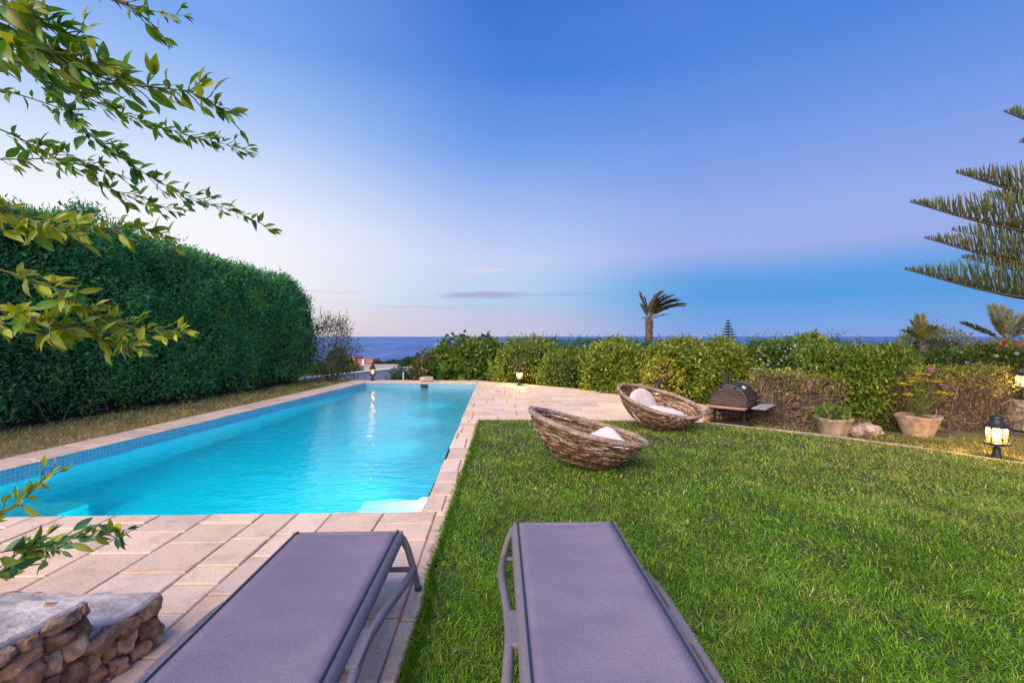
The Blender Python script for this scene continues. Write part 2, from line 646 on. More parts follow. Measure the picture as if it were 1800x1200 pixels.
LAWN_L = [(-0.43, -1.5), (-0.44, 2.0), (-0.512, 3.2), (-0.535, 5.9), (-0.584, 8.47)]
TERRACE = [(-0.95, 8.47), (3.45, 8.22), (3.9, 8.9), (4.45, 10.3), (2.95, 12.5), (1.72, 13.5), (0.25, 15.0), (-1.19, 16.05), (-1.158, 14.94)]
pm = MB()
nearpatio = [(-9.0, -1.5), (-0.50, -1.5), (-0.525, 2.9), (-0.56, 4.053), (-9.0, 3.755)]
NP2 = [(-9.0, 3.755), (-6.06, 3.87), (-0.808, 4.04), (-0.508, 4.055), (-0.508, 4.05)]
pave(pm, nearpatio, 'v', (0.24, 0.46), (0.22, 0.55), seed=3, org=(0.1, 0.0))
pave(pm, [(-0.808, 4.045), (-0.556, 4.058), (-0.61, 8.47), (-0.95, 8.47)], 'u', (0.34, 0.62), (0.20, 0.36), seed=8)
# convex pieces of the terrace
pave(pm, [(-0.953, 8.475), (-0.3, 8.475), (1.0, 8.5), (0.25, 15.0), (-1.19, 16.05), (-1.158, 14.94)], 'u', (0.34, 0.6), (0.35, 0.95), seed=11)
pave(pm, [(1.003, 8.5), (3.45, 8.22), (4.45, 10.3), (2.95, 12.5), (1.65, 13.75), (0.253, 15.0)], 'u', (0.34, 0.6), (0.35, 0.95), seed=12)
pave(pm, [(-4.92, 15.303), (-1.161, 14.943), (-1.193, 16.05), (-5.25, 16.15)], 'u', (0.33, 0.45), (0.4, 0.8), seed=13)
_e = np.array((1.14, 11.43)) / math.hypot(1.14, 11.43)
pave(pm, [(-6.62, 3.85), (-6.06, 3.872), (-4.922, 15.303), (-5.253, 16.15), (-5.6, 16.15)], 'v', (0.62, 0.63), (0.4, 0.75), seed=14, org=(-6.63, 3.8), axes=(np.array((_e[1], -_e[0])), _e))
patio = tag(pm.build('patio', M_STONE), kind='structure')
jm = MB()
for r in (nearpatio, [(-0.78, 4.0), (-0.55, 4.0), (-0.60, 8.6), (-0.925, 8.6)], TERRACE, [(-4.91, 15.33), (-1.168, 14.97), (-1.195, 16.05), (-5.25, 16.16)],
          [(-6.63, 3.8), (-6.10, 3.8), (-4.96, 15.3), (-5.26, 16.16), (-5.61, 16.16)]):
    if area(r) < 0: r = r[::-1]
    jm.prism(r, -0.10, -0.011 - 0.001 * len(jm.v) / 40)
tag(jm.build('paving_bed', M_JOINT), kind='structure')

# ------------------------------------------------------------------ terrain, sea
def tz(x, y):
    """height of the bare ground"""
    base = -0.14
    if x > 3.2: base -= 0.14 * max(0, min(1, (y - 7.2) / 1.2)) * max(0, min(1, (6.4 - x) / 1.0))
    if y < 16.3: return base
    if y < 18: return base - (y - 16.3) / 1.7 * 1.1
    if y < 125: return -1.24 - (y - 18) / 107 * 5.0
    return -6.24 - min(1, (y - 125) / 300) * 40


xs = np.concatenate([np.linspace(-900, -40, 18), np.linspace(-36, -12, 13), np.arange(-10, 14, 0.5), np.linspace(14, 40, 14), np.linspace(60, 900, 18)])
ys = np.concatenate([np.linspace(-400, -10, 8), np.arange(-8, 18.6, 0.5), np.linspace(19, 60, 30), np.linspace(66, 130, 14), np.linspace(150, 460, 14)])


def inpool(x, y, m=0.1):
    for i in range(4):
        a, b = POOL[i], POOL[(i + 1) % 4]
        e = np.array((b[0] - a[0], b[1] - a[1])); e /= np.linalg.norm(e)
        if e[0] * (y - a[1]) - e[1] * (x - a[0]) < -m: return False
    return True


tv, tf = [], []
for y in ys:
    for x in xs:
        z = tz(x, y)
        if inpool(x, y, 0.75): z = -1.75
        elif y > 18: z += 0.5 * noise.noise(Vector((x * .05, y * .05, 0))) * min(1, (y - 18) / 20)
        tv.append((x, y, z))
nx = len(xs)
for j in range(len(ys) - 1):
    for i in range(nx - 1):
        tf.append((j * nx + i, j * nx + i + 1, (j + 1) * nx + i + 1, (j + 1) * nx + i))
mg, tg_, bg_ = mat('garden_earth')
nn = tex(tg_, 'Noise', 2.5, Detail=8)
tg_.links.new(ramp(tg_, nn.outputs[0], [(0.3, (0.05, 0.06, 0.02, 1)), (0.5, (0.11, 0.10, 0.045, 1)), (0.7, (0.19, 0.15, 0.08, 1))]), bg_.inputs['Base Color'])
bg_.inputs['Roughness'].default_value = 1.0
nn2 = tex(tg_, 'Noise', 30, Detail=6)
bump(tg_, bg_, nn2.outputs[0], 0.03)
tag(np_mesh('ground', tv, tf, None, mg, smooth=True), kind='structure')

ms, t_, b_ = mat('sea_water')
b_.inputs['Base Color'].default_value = (0.012, 0.055, 0.20, 1)
b_.inputs['Roughness'].default_value = 0.42
b_.inputs['IOR'].default_value = 1.33
b_.inputs['Specular IOR Level'].default_value = 0.12
w1 = tex(t_, 'Noise', 0.06, vscale=(1, 0.5, 1), Detail=6, Roughness=0.65)
w2 = tex(t_, 'Noise', 0.012, vscale=(1, 0.25, 1), Detail=4)
bump(t_, b_, E(t_, w1.outputs[0]) * 0.6 + E(t_, w2.outputs[0]), 14.0)
t_.links.new(ramp(t_, (E(t_, w1.outputs[0]) * 0.6 + E(t_, w2.outputs[0]) * 0.4).o, [(0.40, (0.025, 0.075, 0.28, 1)), (0.58, (0.09, 0.20, 0.48, 1))]), b_.inputs['Base Color'])
sv = []
sr = [220, 400, 800, 1600, 3200, 6400, 12800, 25600, 60000]
for r in sr:
    for k in range(25):
        a = R(-95 + 190 * k / 24)
        sv.append((r * math.sin(a), r * math.cos(a), -30))
sf = [(i * 25 + k, i * 25 + k + 1, (i + 1) * 25 + k + 1, (i + 1) * 25 + k) for i in range(len(sr) - 1) for k in range(24)]
tag(np_mesh('sea', sv, sf, None, ms), kind='structure')

# ------------------------------------------------------------------ lawn sheets and grass
LAWN = LAWN_L + [(1.0, 8.5), (3.45, 8.22), (4.25, 7.56), (5.0, 6.95), (5.66, 6.29), (6.25, 5.53), (7.4, 4.5), (9.5, 2.9), (9.5, -1.5)]
LAWN = LAWN[::-1]


def sheet(name, poly, z, m, kind='structure'):
    mb = MB(); p = poly if area(poly) > 0 else poly[::-1]
    mb.add([(q[0], q[1], z) for q in p], [tuple(range(len(p)))])
    bm = bmesh.new()
    o = mb.build(name, m)
    return tag(o, kind=kind)


ml, t_, b_ = mat('lawn_thatch')
n_ = tex(t_, 'Noise', 40, Detail=6)
t_.links.new(ramp(t_, n_.outputs[0], [(0.3, (0.015, 0.03, 0.006, 1)), (0.55, (0.04, 0.06, 0.014, 1)), (0.8, (0.12, 0.10, 0.04, 1))]), b_.inputs['Base Color'])
b_.inputs['Roughness'].default_value = 1
lm = MB(); lm.prism(LAWN if area(LAWN) > 0 else LAWN[::-1], -0.16, -0.004)
tag(lm.build('lawn', ml), kind='structure')
STRIP = [(-8.0, -1.0), (-6.63, 3.85), (-5.61, 16.3), (-7.6, 16.3), (-11.0, -1.0)]
strip_o = MB(); sp = STRIP if area(STRIP) > 0 else STRIP[::-1]
strip_o.prism(sp, -0.15, -0.03)
tag(strip_o.build('dry_verge', plain('dry_soil', (0.26, 0.20, 0.12), 1.0, nscale=8, namp=0.4, bdist=0.03, bscale=20)), kind='structure')


def in_poly(x, y, poly):
    ins = np.zeros(len(x), bool)
    j = len(poly) - 1
    for i in range(len(poly)):
        xi, yi = poly[i]; xj, yj = poly[j]
        c = ((yi > y) != (yj > y)) & (x < (xj - xi) * (y - yi) / (yj - yi + 1e-12) + xi)
        ins ^= c
        j = i
    return ins


def smoothnoise(x, y, f, seed):
    r2 = np.random.default_rng(seed)
    out = 0
    for k in range(5):
        a = r2.uniform(0, 6.28); ph = r2.uniform(0, 6.28); ff = f * r2.uniform(0.6, 1.7)
        out = out + np.sin((x * math.cos(a) + y * math.sin(a)) * ff + ph + 0.8 * np.sin((x * math.sin(a) - y * math.cos(a)) * ff * 0.7 + ph * 2))
    return out / 5


def grass(name, poly, z, bands, green, straw, dryfun, seed, hscale=1.0):
    r2 = np.random.default_rng(seed)
    cl = Cloud()
    x0, x1 = min(p[0] for p in poly), max(p[0] for p in poly)
    for (ya, yb, dens, L0, W0) in bands:
        n = int((x1 - x0) * (yb - ya) * dens)
        x = r2.uniform(x0, x1, n); y = r2.uniform(ya, yb, n)
        k = in_poly(x, y, poly) & (np.abs(x) < 1.16 * y + 2.6)
        # patchy density
        k &= r2.uniform(0, 1, n) < 0.72 + 0.45 * smoothnoise(x, y, 9.0, 3)
        x, y = x[k], y[k]; n = len(x)
        a = r2.uniform(0, 2 * math.pi, n) ; lean = r2.uniform(0.3, 2.2, n)
        wx, wy = smoothnoise(x, y, 5.0, 11), smoothnoise(x, y, 5.0, 12)
        A = np.stack([np.cos(a) * lean + wx * .5, np.sin(a) * lean + wy * .5, np.ones(n)], 1)
        P = np.stack([x, y, np.full(n, z)], 1)
        N = np.stack([-np.cos(a), -np.sin(a), np.full(n, 0.3)], 1) + r2.normal(0, .2, (n, 3))
        L = L0 * r2.uniform(0.55, 1.35, n) * hscale * (1 + 0.3 * smoothnoise(x, y, 4.0, 5))
        W = W0 * r2.uniform(0.7, 1.3, n)
        dry = np.clip(dryfun(x, y) + 0.22 * smoothnoise(x, y, 7, 21) + 0.22 * smoothnoise(x, y, 2.2, 22) + r2.normal(0, .17, n), 0, 1)[:, None]
        g = np.array(green)[r2.integers(0, len(green), n)] * r2.uniform(0.6, 1.4, (n, 1)) * (1 + .28 * smoothnoise(x, y, 14, 61) + .2 * smoothnoise(x, y, 3.1, 62))[:, None]
        s = np.array(straw)[r2.integers(0, len(straw), n)] * r2.uniform(0.7, 1.25, (n, 1))
        C = g * (1 - dry) + s * dry
        dead = r2.uniform(0, 1, n) < 0.04
        C[dead] = s[dead] * 1.3
        cl.add(scat(BLADE, P, A, N, L, W, C, Zs=-L * r2.uniform(0.2, 1.6, n)))
    return tag(cl.build(name, M_GRASS), 'dense blades of grass', None, None, 'stuff')


GREEN = [(0.09, 0.27, 0.006), (0.12, 0.32, 0.008), (0.065, 0.20, 0.005), (0.17, 0.37, 0.014), (0.20, 0.35, 0.02)]
STRAW = [(0.48, 0.42, 0.13), (0.42, 0.42, 0.09), (0.60, 0.47, 0.22), (0.36, 0.38, 0.06)]


def lawn_dry(x, y):
    return np.clip(-0.06 + 0.075 * (y - 3.0) + 0.05 * x, -0.05, 0.62)


LG = [(p[0], p[1]) for p in LAWN]
lg = grass('lawn_grass', [(p[0] - .06, p[1]) if p in LAWN_L else p for p in LG], -0.004,
           [(-1.0, 1.6, 2600, .044, .0085), (1.6, 3.0, 14500, .040, .0048), (3.0, 4.4, 9000, .041, .0062), (4.4, 6.2, 4200, .044, .0085), (6.2, 8.6, 2600, .042, .011)], GREEN, STRAW, lawn_dry, 31)
lg['label'] = 'thick green lawn grass around the loungers and baskets'
# tufts spilling over the paving edge
r2 = np.random.default_rng(5)
n = 2600
yy = r2.uniform(1.7, 8.4, n) ** 1.0
xx = np.interp(yy, [p[1] for p in LAWN_L], [p[0] for p in LAWN_L]) + 0.01 + 0.03 * smoothnoise(yy * 0, yy, 9, 2)
k = r2.uniform(0, 1, n) < 3.2 / yy
xx, yy = xx[k], yy[k]; n = len(xx)
A = np.stack([-r2.uniform(.2, 1.6, n), r2.normal(0, .6, n), r2.uniform(.3, 1.0, n)], 1)
C = np.array(GREEN)[r2.integers(0, 5, n)] * r2.uniform(.6, 1.2, (n, 1))
clf = Cloud(); Ls = r2.uniform(.05, .11, n)
clf.add(scat(BLADE, np.stack([xx, yy, np.full(n, 0.0)], 1), A, np.stack([-A[:, 2] * 0 + 1, r2.normal(0, .2, n), np.full(n, .3)], 1), Ls, r2.uniform(.004, .008, n), C, Zs=Ls * 0.9))
tag(clf.build('edge_grass', M_GRASS), 'grass spilling over the edge of the paving', None, None, 'stuff')
OLIVE = [(0.28, 0.32, 0.04), (0.44, 0.40, 0.09), (0.54, 0.46, 0.14), (0.20, 0.28, 0.04)]
BROWN = [(0.60, 0.48, 0.20), (0.66, 0.52, 0.26), (0.50, 0.38, 0.16)]
lg2 = grass('dry_grass', STRIP, -0.03, [(3.0, 8.0, 1500, .085, .008), (8.0, 16.3, 900, .10, .013)], OLIVE, BROWN,
            lambda x, y: 0.55 - 0.035 * np.maximum(y - 9, 0) * 1.6, 41)
lg2['label'] = 'dry yellowing grass strip between the pool coping and tall hedge'
LOWER = [(4.3, 7.75), (5.05, 7.1), (5.75, 6.42), (6.35, 5.6), (7.5, 4.62), (9.5, 3.1), (12, 4), (12, 7), (8.6, 7.4), (6.2, 7.9), (4.6, 8.8)]
lg3 = grass('verge_grass', LOWER, -0.14, [(3.5, 9.0, 2000, .06, .010)], [(0.09, 0.13, 0.03), (0.12, 0.16, 0.035), (0.07, 0.11, 0.02)], STRAW, lambda x, y: 0.42 + 0 * x, 43)
lg3['label'] = 'short worn grass between the lawn kerb and dry hedges'

# kerb along the lawn
kp = [(3.52, 8.20), (4.30, 7.60), (5.05, 6.99), (5.71, 6.32), (6.30, 5.56), (7.45, 4.55), (9.5, 2.95)]
kb = MB()
for a, b in zip(kp[:-1], kp[1:]):
    a, b = np.array(a), np.array(b)
    L = np.linalg.norm(b - a); m = max(1, int(L / 0.5))
    ang = math.atan2(b[1] - a[1], b[0] - a[0])
    for i in range(m):
        c = a + (b - a) * (i + .5) / m
        kb.bbox((c[0], c[1], -0.085 + random.uniform(-.012, .012)), (L / m - .004, 0.06, 0.19), 0.008, M=Matrix.Rotation(ang + random.uniform(-.01, .01), 3, 'Z'))
M_KERB = plain('kerb_stone', (0.38, 0.31, 0.24), 0.9, nscale=8, namp=0.3, bdist=0.004, bscale=50)
tag(kb.build('lawn_kerb', M_KERB), kind='structure')

# ------------------------------------------------------------------ pool
def tilemat(name, c1, c2, mortar, size, bl=0.10):
    m, t, b = mat(name)
    n = t.nodes.new('ShaderNodeTexBrick')
    uv = t.nodes.new('ShaderNodeUVMap'); uv.uv_map = 'UVMap'
    t.links.new(uv.outputs[0], n.inputs[0])
    n.offset = 0.0; n.squash = 1.0
    n.inputs['Color1'].default_value = c1; n.inputs['Color2'].default_value = c2; n.inputs['Mortar'].default_value = mortar
    n.inputs['Scale'].default_value = 1.0
    n.inputs['Brick Width'].default_value = size; n.inputs['Row Height'].default_value = size
    n.inputs['Mortar Size'].default_value = size * bl
    n.inputs['Bias'].default_value = 0.0
    t.links.new(n.outputs[0], b.inputs['Base Color'])
    b.inputs['Roughness'].default_value = 0.18
    bump(t, b, n.outputs['Fac'], -0.002)
    return m


M_BAND = tilemat('blue_mosaic', (0.13, 0.36, 0.52, 1), (0.20, 0.46, 0.60, 1), (0.36, 0.56, 0.66, 1), 0.05)
M_POOLT = tilemat('turquoise_mosaic', (0.04, 0.62, 0.68, 1), (0.07, 0.70, 0.74, 1), (0.20, 0.80, 0.84, 1), 0.03, 0.08)
M_STEPT = tilemat('pale_step_mosaic', (0.62, 0.82, 0.84, 1), (0.70, 0.86, 0.88, 1), (0.85, 0.92, 0.92, 1), 0.03, 0.08)
ZW, ZF = -0.175, -1.45
poolr = empty('swimming_pool', (-3.3, 9.5, 0), 'long tiled swimming pool glowing turquoise under its stone coping', 'swimming pool')
PO = Vector((-3.3, 9.5, 0))


def uvmesh(name, quads, m, parent):
    """quads: list of (4 points, u0,u1,v0,v1)"""
    me = bpy.data.meshes.new(name)
    vs, fs, uvs = [], [], []
    for q, uv in quads:
        b = len(vs)
        vs += [tuple(Vector(p) - PO) for p in q]; fs.append((b, b + 1, b + 2, b + 3)); uvs += uv
    me.from_pydata(vs, [], fs)
    l = me.uv_layers.new(name='UVMap')
    for i, u in enumerate(uvs): l.data[i].uv = u
    me.materials.append(m)
    o = bpy.data.objects.new(name, me); COL.objects.link(o); o.parent = parent
    return o


def wallq(a, b, z0, z1):
    L = math.hypot(b[0] - a[0], b[1] - a[1])
    return ([(a[0], a[1], z0), (b[0], b[1], z0), (b[0], b[1], z1), (a[0], a[1], z1)], [(0, z0), (L, z0), (L, z1), (0, z1)])


ring = [PL0, PL1, PR1, PR0]
uvmesh('tile_band', [wallq(ring[i], ring[(i + 1) % 4], -0.215, -0.012) for i in range(4)], M_BAND, poolr)
uvmesh('pool_wall', [wallq(ring[i], ring[(i + 1) % 4], ZF, -0.215) for i in range(4)], M_POOLT, poolr)
uvmesh('pool_floor', [([(p[0], p[1], ZF) for p in POOL], [(p[0], p[1]) for p in POOL])], M_POOLT, poolr)


def stepbox(x0, x1, y0, y1, z):
    q = []
    c = [(x0, y0), (x1, y0), (x1, y1), (x0, y1)]
    q.append(([(p[0], p[1], z) for p in c], [(p[0], p[1]) for p in c]))
    for i in range(4):
        q.append(wallq(c[i], c[(i + 1) % 4], ZF, z))
    return q


uvmesh('pool_step', stepbox(-1.62, -0.90, 4.07, 5.06, -0.45), M_STEPT, poolr)
uvmesh('pool_step', stepbox(-5.80, -4.75, 3.98, 5.1, -0.66), M_POOLT, poolr)
m_wt, t_, b_ = mat('pool_water')
t_.nodes.remove(b_)
gl = t_.nodes.new('ShaderNodeBsdfGlass')
gl.inputs['IOR'].default_value = 1.33
gl.inputs['Roughness'].default_value = 0.0
wa = tex(t_, 'Noise', 2.4, vscale=(1, 2.2, 1), Detail=3, Roughness=0.5, Distortion=0.6)
wb = tex(t_, 'Noise', 7.0, vscale=(1, 1.8, 1), Detail=2, Roughness=0.5)
bp = t_.nodes.new('ShaderNodeBump')
bp.inputs['Distance'].default_value = 0.020
t_.links.new((E(t_, wa.outputs[0]) + E(t_, wb.outputs[0]) * 0.5).o, bp.inputs['Height'])
t_.links.new(bp.outputs[0], gl.inputs['Normal'])
va = t_.nodes.new('ShaderNodeVolumeAbsorption')
va.inputs[0].default_value = (0.0, 0.905, 0.962, 1)
va.inputs[1].default_value = 0.75
t_.links.new(gl.outputs[0], t_.nodes['Material Output'].inputs[0])
t_.links.new(va.outputs[0], t_.nodes['Material Output'].inputs[1])
wm = MB()
cxp = np.mean([p[0] for p in POOL]); cyp = np.mean([p[1] for p in POOL])
wm.prism([(p[0] + 0.015 * np.sign(p[0] - cxp), p[1] + 0.015 * np.sign(p[1] - cyp)) for p in POOL], ZF - 0.02, ZW)
tag(wm.build('pool_water', m_wt), kind='structure')


def emat(name, col, s):
    m, t, b = mat(name)
    t.nodes.remove(b)
    e = t.nodes.new('ShaderNodeEmission')
    e.inputs[0].default_value = tuple(col) + (1,)
    e.inputs[1].default_value = s
    t.links.new(e.outputs[0], t.nodes['Material Output'].inputs[0])
    return m


M_PLAMP = emat('pool_lamp_lens', (0.75, 1.0, 1.0), 12)


def poollight(x, y, z, watts, normal=(0, 1, 0), kind='SPOT'):
    l = bpy.data.lights.new('pool_lamp', kind)
    l.energy = watts; l.shadow_soft_size = 0.06; l.color = (0.35, 0.98, 1.0)
    o = bpy.data.objects.new('pool_lamp', l); COL.objects.link(o)
    nv_ = Vector(normal)
    if kind == 'SPOT':
        l.spot_size = R(135); l.spot_blend = 1.0
        o.rotation_euler = (nv_ + Vector((0, 0, .10))).to_track_quat('-Z', 'Y').to_euler()
    o.parent = poolr
    o.location = Vector((x, y, z)) - PO + nv_ * 0.11
    mb = MB()
    mb.lathe([(0.10, 0.0), (0.105, 0.012), (0.085, 0.03), (0.04, 0.035)], 24)
    mb.build('pool_lamp_lens', M_PLAMP, poolr, True, Matrix.Translation(Vector((x, y, z)) - PO) @ nv_.to_track_quat('Z', 'Y').to_matrix().to_4x4() @ Matrix.Translation((0, 0, -.028)))


PW = 0.74
poollight(-0.838, 4.93, -0.32, 40 * PW, (-1, 0, 0), 'POINT')
for y_ in (6.2, 8.4, 10.6, 12.8): poollight(-0.808 - .0321 * (y_ - 4.04) - .002, y_, -0.62, 95 * PW, (-1, 0, 0))
poollight(-2.6, 3.985, -0.70, 110 * PW)
poollight(-4.6, 3.925, -0.70, 90 * PW)
# skimmer mouth in the far tile band
sk = MB()
sc_ = Vector(((746 - 900) / 800 * 15.1, 15.08, -0.10))
sk.box(sc_ + Vector((0, -.012, 0)), (0.24, 0.022, 0.12))
sk.build('skimmer_mouth', plain('skimmer_dark', (0.03, 0.03, 0.015), 0.7), poolr, M=Matrix.Translation(-PO))

# ------------------------------------------------------------------ foliage builders
def clumps(cl, cen, nor, per, spread, L, W, pal, out=0.8, up=0.25, jit=0.7, tpl=LEAF, r=None, colvar=0.25, flat=0.0):
    """leaf clumps at centres with outward normals"""
    r = r or rng
    n = len(cen) * per
    c = np.repeat(cen, per, 0); nn = np.repeat(nor, per, 0)
    if len(cen) > 3000: colvar = 0.42
    off = r.normal(0, 1, (n, 3)) * (np.broadcast_to(spread, (len(cen),)).repeat(per)[:, None])
    d = (off * nn).sum(1, keepdims=True)
    off = off - nn * d * 0.45
    P = c + off
    A = nn * out + r.normal(0, jit, (n, 3)) + np.array((0, 0, up)) + off * 1.5
    N = r.normal(0, 1, (n, 3)) + nn * flat
    pal = np.array(pal)
    base = pal[r.integers(0, len(pal), len(cen))] * r.uniform(1 - colvar, 1 + colvar, (len(cen), 1))
    C = np.repeat(base, per, 0) * r.uniform(0.75, 1.3, (n, 1))
    Ls = L * r.uniform(0.6, 1.25, n); Ws = W * r.uniform(0.7, 1.2, n)
    cl.add(scat(tpl, P, A, N, Ls, Ws, C))


def sprigs(cl, bases, h, L, W, pal, r=None, lean=0.25, step=0.06, stem=(0.10, 0.08, 0.05), tpl=LEAF, dirs=None):
    """thin upright shoots with leaves all along them, rising out of a crown"""
    r = r or rng
    pal = np.array(pal)
    for q, b in enumerate(bases):
        hh = h * r.uniform(0.4, 1.25)
        d = np.array((r.normal(0, lean), r.normal(0, lean), 1.0)) if dirs is None else dirs[q]
        d = d / np.linalg.norm(d)
        bend = np.array((r.normal(0, .3), r.normal(0, .3), -0.1)) * hh
        m = max(3, int(hh / step))
        t = np.linspace(0, 1, m)
        pts = b + d * hh * t[:, None] + bend * (t ** 2)[:, None]
        mb = MB(); mb.tube(pts[::2] if m > 4 else pts, [0.005 * (1 - .6 * k) for k in np.linspace(0, 1, len(pts[::2] if m > 4 else pts))], 3, stem)
        cl.mb(mb)
        P = np.repeat(pts[1:], 2, 0); k = len(P)
        a = r.uniform(0, 6.28, k)
        A = np.stack([np.cos(a), np.sin(a), r.uniform(0.2, 1.0, k)], 1) + d * .3
        sz = np.repeat(1.0 - 0.5 * t[1:], 2)
        C = pal[r.integers(0, len(pal))] * r.uniform(.75, 1.3, (k, 1))
        cl.add(scat(tpl, P, A, r.normal(0, 1, (k, 3)), L * sz * r.uniform(.7, 1.2, k), W * sz, C))


def hedge_pts(front, back, z0, hf, n, r, amp=0.12, fr=1.3, endw=1.0, backf=0.25, roundr=0.25):
    """random points + normals on the outside of a hedge: front base polyline, back offset, height function"""
    f = [np.array(p, float) for p in front]; b = np.array(back, float)
    seg = [np.linalg.norm(f[i + 1] - f[i]) for i in range(len(f) - 1)]
    tot = sum(seg); w = np.linalg.norm(b)
    hm = np.mean([hf(0), hf(.5), hf(1)])
    areas = np.array([tot * hm, tot * w, tot * hm * backf, w * hm * endw, w * hm * endw])
    which = r.choice(5, n, p=areas / areas.sum())
    P = np.zeros((n, 3)); N = np.zeros((n, 3))
    bu = b / w
    for i in range(n):
        k = which[i]
        s = r.uniform(); t = r.uniform()
        if k in (3, 4): s = 0.0 if k == 3 else 1.0
        d = s * tot; j = 0
        while j < len(seg) - 1 and d > seg[j]: d -= seg[j]; j += 1
        e = (f[j + 1] - f[j]) / seg[j]
        base = f[j] + e * d
        h = hf(s)
        if k == 0: p = (*base, z0 + h * t); nn = (-bu[0], -bu[1], 0.0)
        elif k == 1: p = (*(base + b * t), z0 + h); nn = (0, 0, 1)
        elif k == 2: p = (*(base + b), z0 + h * t); nn = (bu[0], bu[1], 0)
        else:
            q = base + b * r.uniform(); p = (q[0], q[1], z0 + h * t); sg = -1 if k == 3 else 1; nn = (e[0] * sg, e[1] * sg, 0)
        p = np.array(p); nn = np.array(nn, float)
        # round the shoulders
        top = (p[2] - z0) / h
        if k != 1 and top > 1 - roundr / h:
            q = (top - (1 - roundr / h)) / (roundr / h)
            p = p - nn * roundr * 0.5 * q * q; nn = nn + np.array((0, 0, q)); nn /= np.linalg.norm(nn)
        v = Vector(p)
        p = p + nn * (noise.noise(v * fr) * amp + noise.noise(v * fr * 2.7 + Vector((5, 3, 1))) * amp * .6)
        P[i], N[i] = p, nn
    return P, N


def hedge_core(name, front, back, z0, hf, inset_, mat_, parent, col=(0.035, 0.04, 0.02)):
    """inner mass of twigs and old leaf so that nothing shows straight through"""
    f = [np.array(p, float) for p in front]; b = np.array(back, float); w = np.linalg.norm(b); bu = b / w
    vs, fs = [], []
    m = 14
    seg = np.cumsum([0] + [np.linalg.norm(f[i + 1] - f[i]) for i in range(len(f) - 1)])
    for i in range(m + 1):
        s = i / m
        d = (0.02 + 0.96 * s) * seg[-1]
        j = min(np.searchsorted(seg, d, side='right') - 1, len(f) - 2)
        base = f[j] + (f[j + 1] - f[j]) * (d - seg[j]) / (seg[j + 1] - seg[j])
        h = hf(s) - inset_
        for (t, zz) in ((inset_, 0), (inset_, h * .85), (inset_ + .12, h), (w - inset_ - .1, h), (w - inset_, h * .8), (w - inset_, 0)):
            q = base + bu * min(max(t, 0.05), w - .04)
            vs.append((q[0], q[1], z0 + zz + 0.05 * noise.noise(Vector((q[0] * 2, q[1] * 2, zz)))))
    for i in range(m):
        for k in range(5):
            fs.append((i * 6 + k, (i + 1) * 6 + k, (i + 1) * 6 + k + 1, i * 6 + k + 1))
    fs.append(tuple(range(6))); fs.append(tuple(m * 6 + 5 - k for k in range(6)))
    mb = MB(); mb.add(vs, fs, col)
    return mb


def blob_pts(c, rad, n, r, amp=0.2, fr=1.4, low=-0.9):
    """points + normals over a lumpy ellipsoid crown"""
    D = nrm(r.normal(0, 1, (int(n * 1.6), 3)))
    D = D[D[:, 2] > low][:n]
    rad = np.array(rad)
    P = np.zeros_like(D)
    for i, d in enumerate(D):
        k = 1 + amp * noise.noise(Vector(d * fr * 1.5) + Vector(c)) + amp * .6 * noise.noise(Vector(d * fr * 4) - Vector(c))
        P[i] = np.array(c) + d * rad * k
    return P, nrm(D / rad)


def stems(o, b0, base, tips, r0, col=(0.13, 0.10, 0.07), n=5, wob=0.12, r=None):
    r = r or rng
    for t in tips:
        b = np.array(base, float) + r.normal(0, .05, 3) * (1, 1, 0); t = np.array(t, float)
        k = np.linspace(0, 1, 6)
        pts = b + (t - b) * k[:, None] + r.normal(0, wob * .4, (6, 3)) * np.sin(k * 3.14)[:, None] + np.array((0, 0, 1.0)) * np.linalg.norm((t - b)[:2]) * .3 * np.sin(k * 3.14)[:, None]
        mb = MB(); mb.tube(pts, [r0 * (1 - .7 * q) for q in k], n, col)
        so = mb.build('stem', M_BARK, o); so.location = -Vector(b0)


def shrub(name, label, cat, c, rad, ncl, per, spread, L, W, pal, z0, seed, group=None, tpl=LEAF, m=None, core=0.72, corecol=(0.03, 0.04, 0.015), amp=0.25,
          spr=0, sprh=0.3, extra=None, stemn=5, low=-0.8, fr=1.4, up=0.25, flat=0.0):
    r = np.random.default_rng(seed)
    o = empty(name, (c[0], c[1], z0), label, cat, group)
    c = np.array(c, float)
    cl = Cloud()
    P, N = blob_pts(c, rad, ncl, r, amp, fr, low)
    clumps(cl, P, N, per, spread, L, W, pal, r=r, tpl=tpl, up=up, flat=flat)
    P2, N2 = blob_pts(c, np.array(rad) * .78, ncl // 3, r, amp, fr, low)
    clumps(cl, P2, N2, per, spread, L, W, pal, r=r, tpl=tpl)
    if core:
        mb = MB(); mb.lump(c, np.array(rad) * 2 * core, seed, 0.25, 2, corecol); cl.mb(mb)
    if spr:
        k = r.choice(np.nonzero(N[:, 2] > 0.35)[0], spr)
        sprigs(cl, P[k], sprh, L * .9, W * .9, pal, r, 0.35)
    fo = cl.build('foliage', m or M_LEAF, o)
    fo.location = (-c[0], -c[1], -z0)
    if extra: extra(o, c, r, P, N)
    stems(o, (c[0], c[1], z0), (c[0], c[1], z0), [c + (P[i] - c) * .8 for i in r.integers(0, len(P), stemn)], 0.03, r=r)
    return o


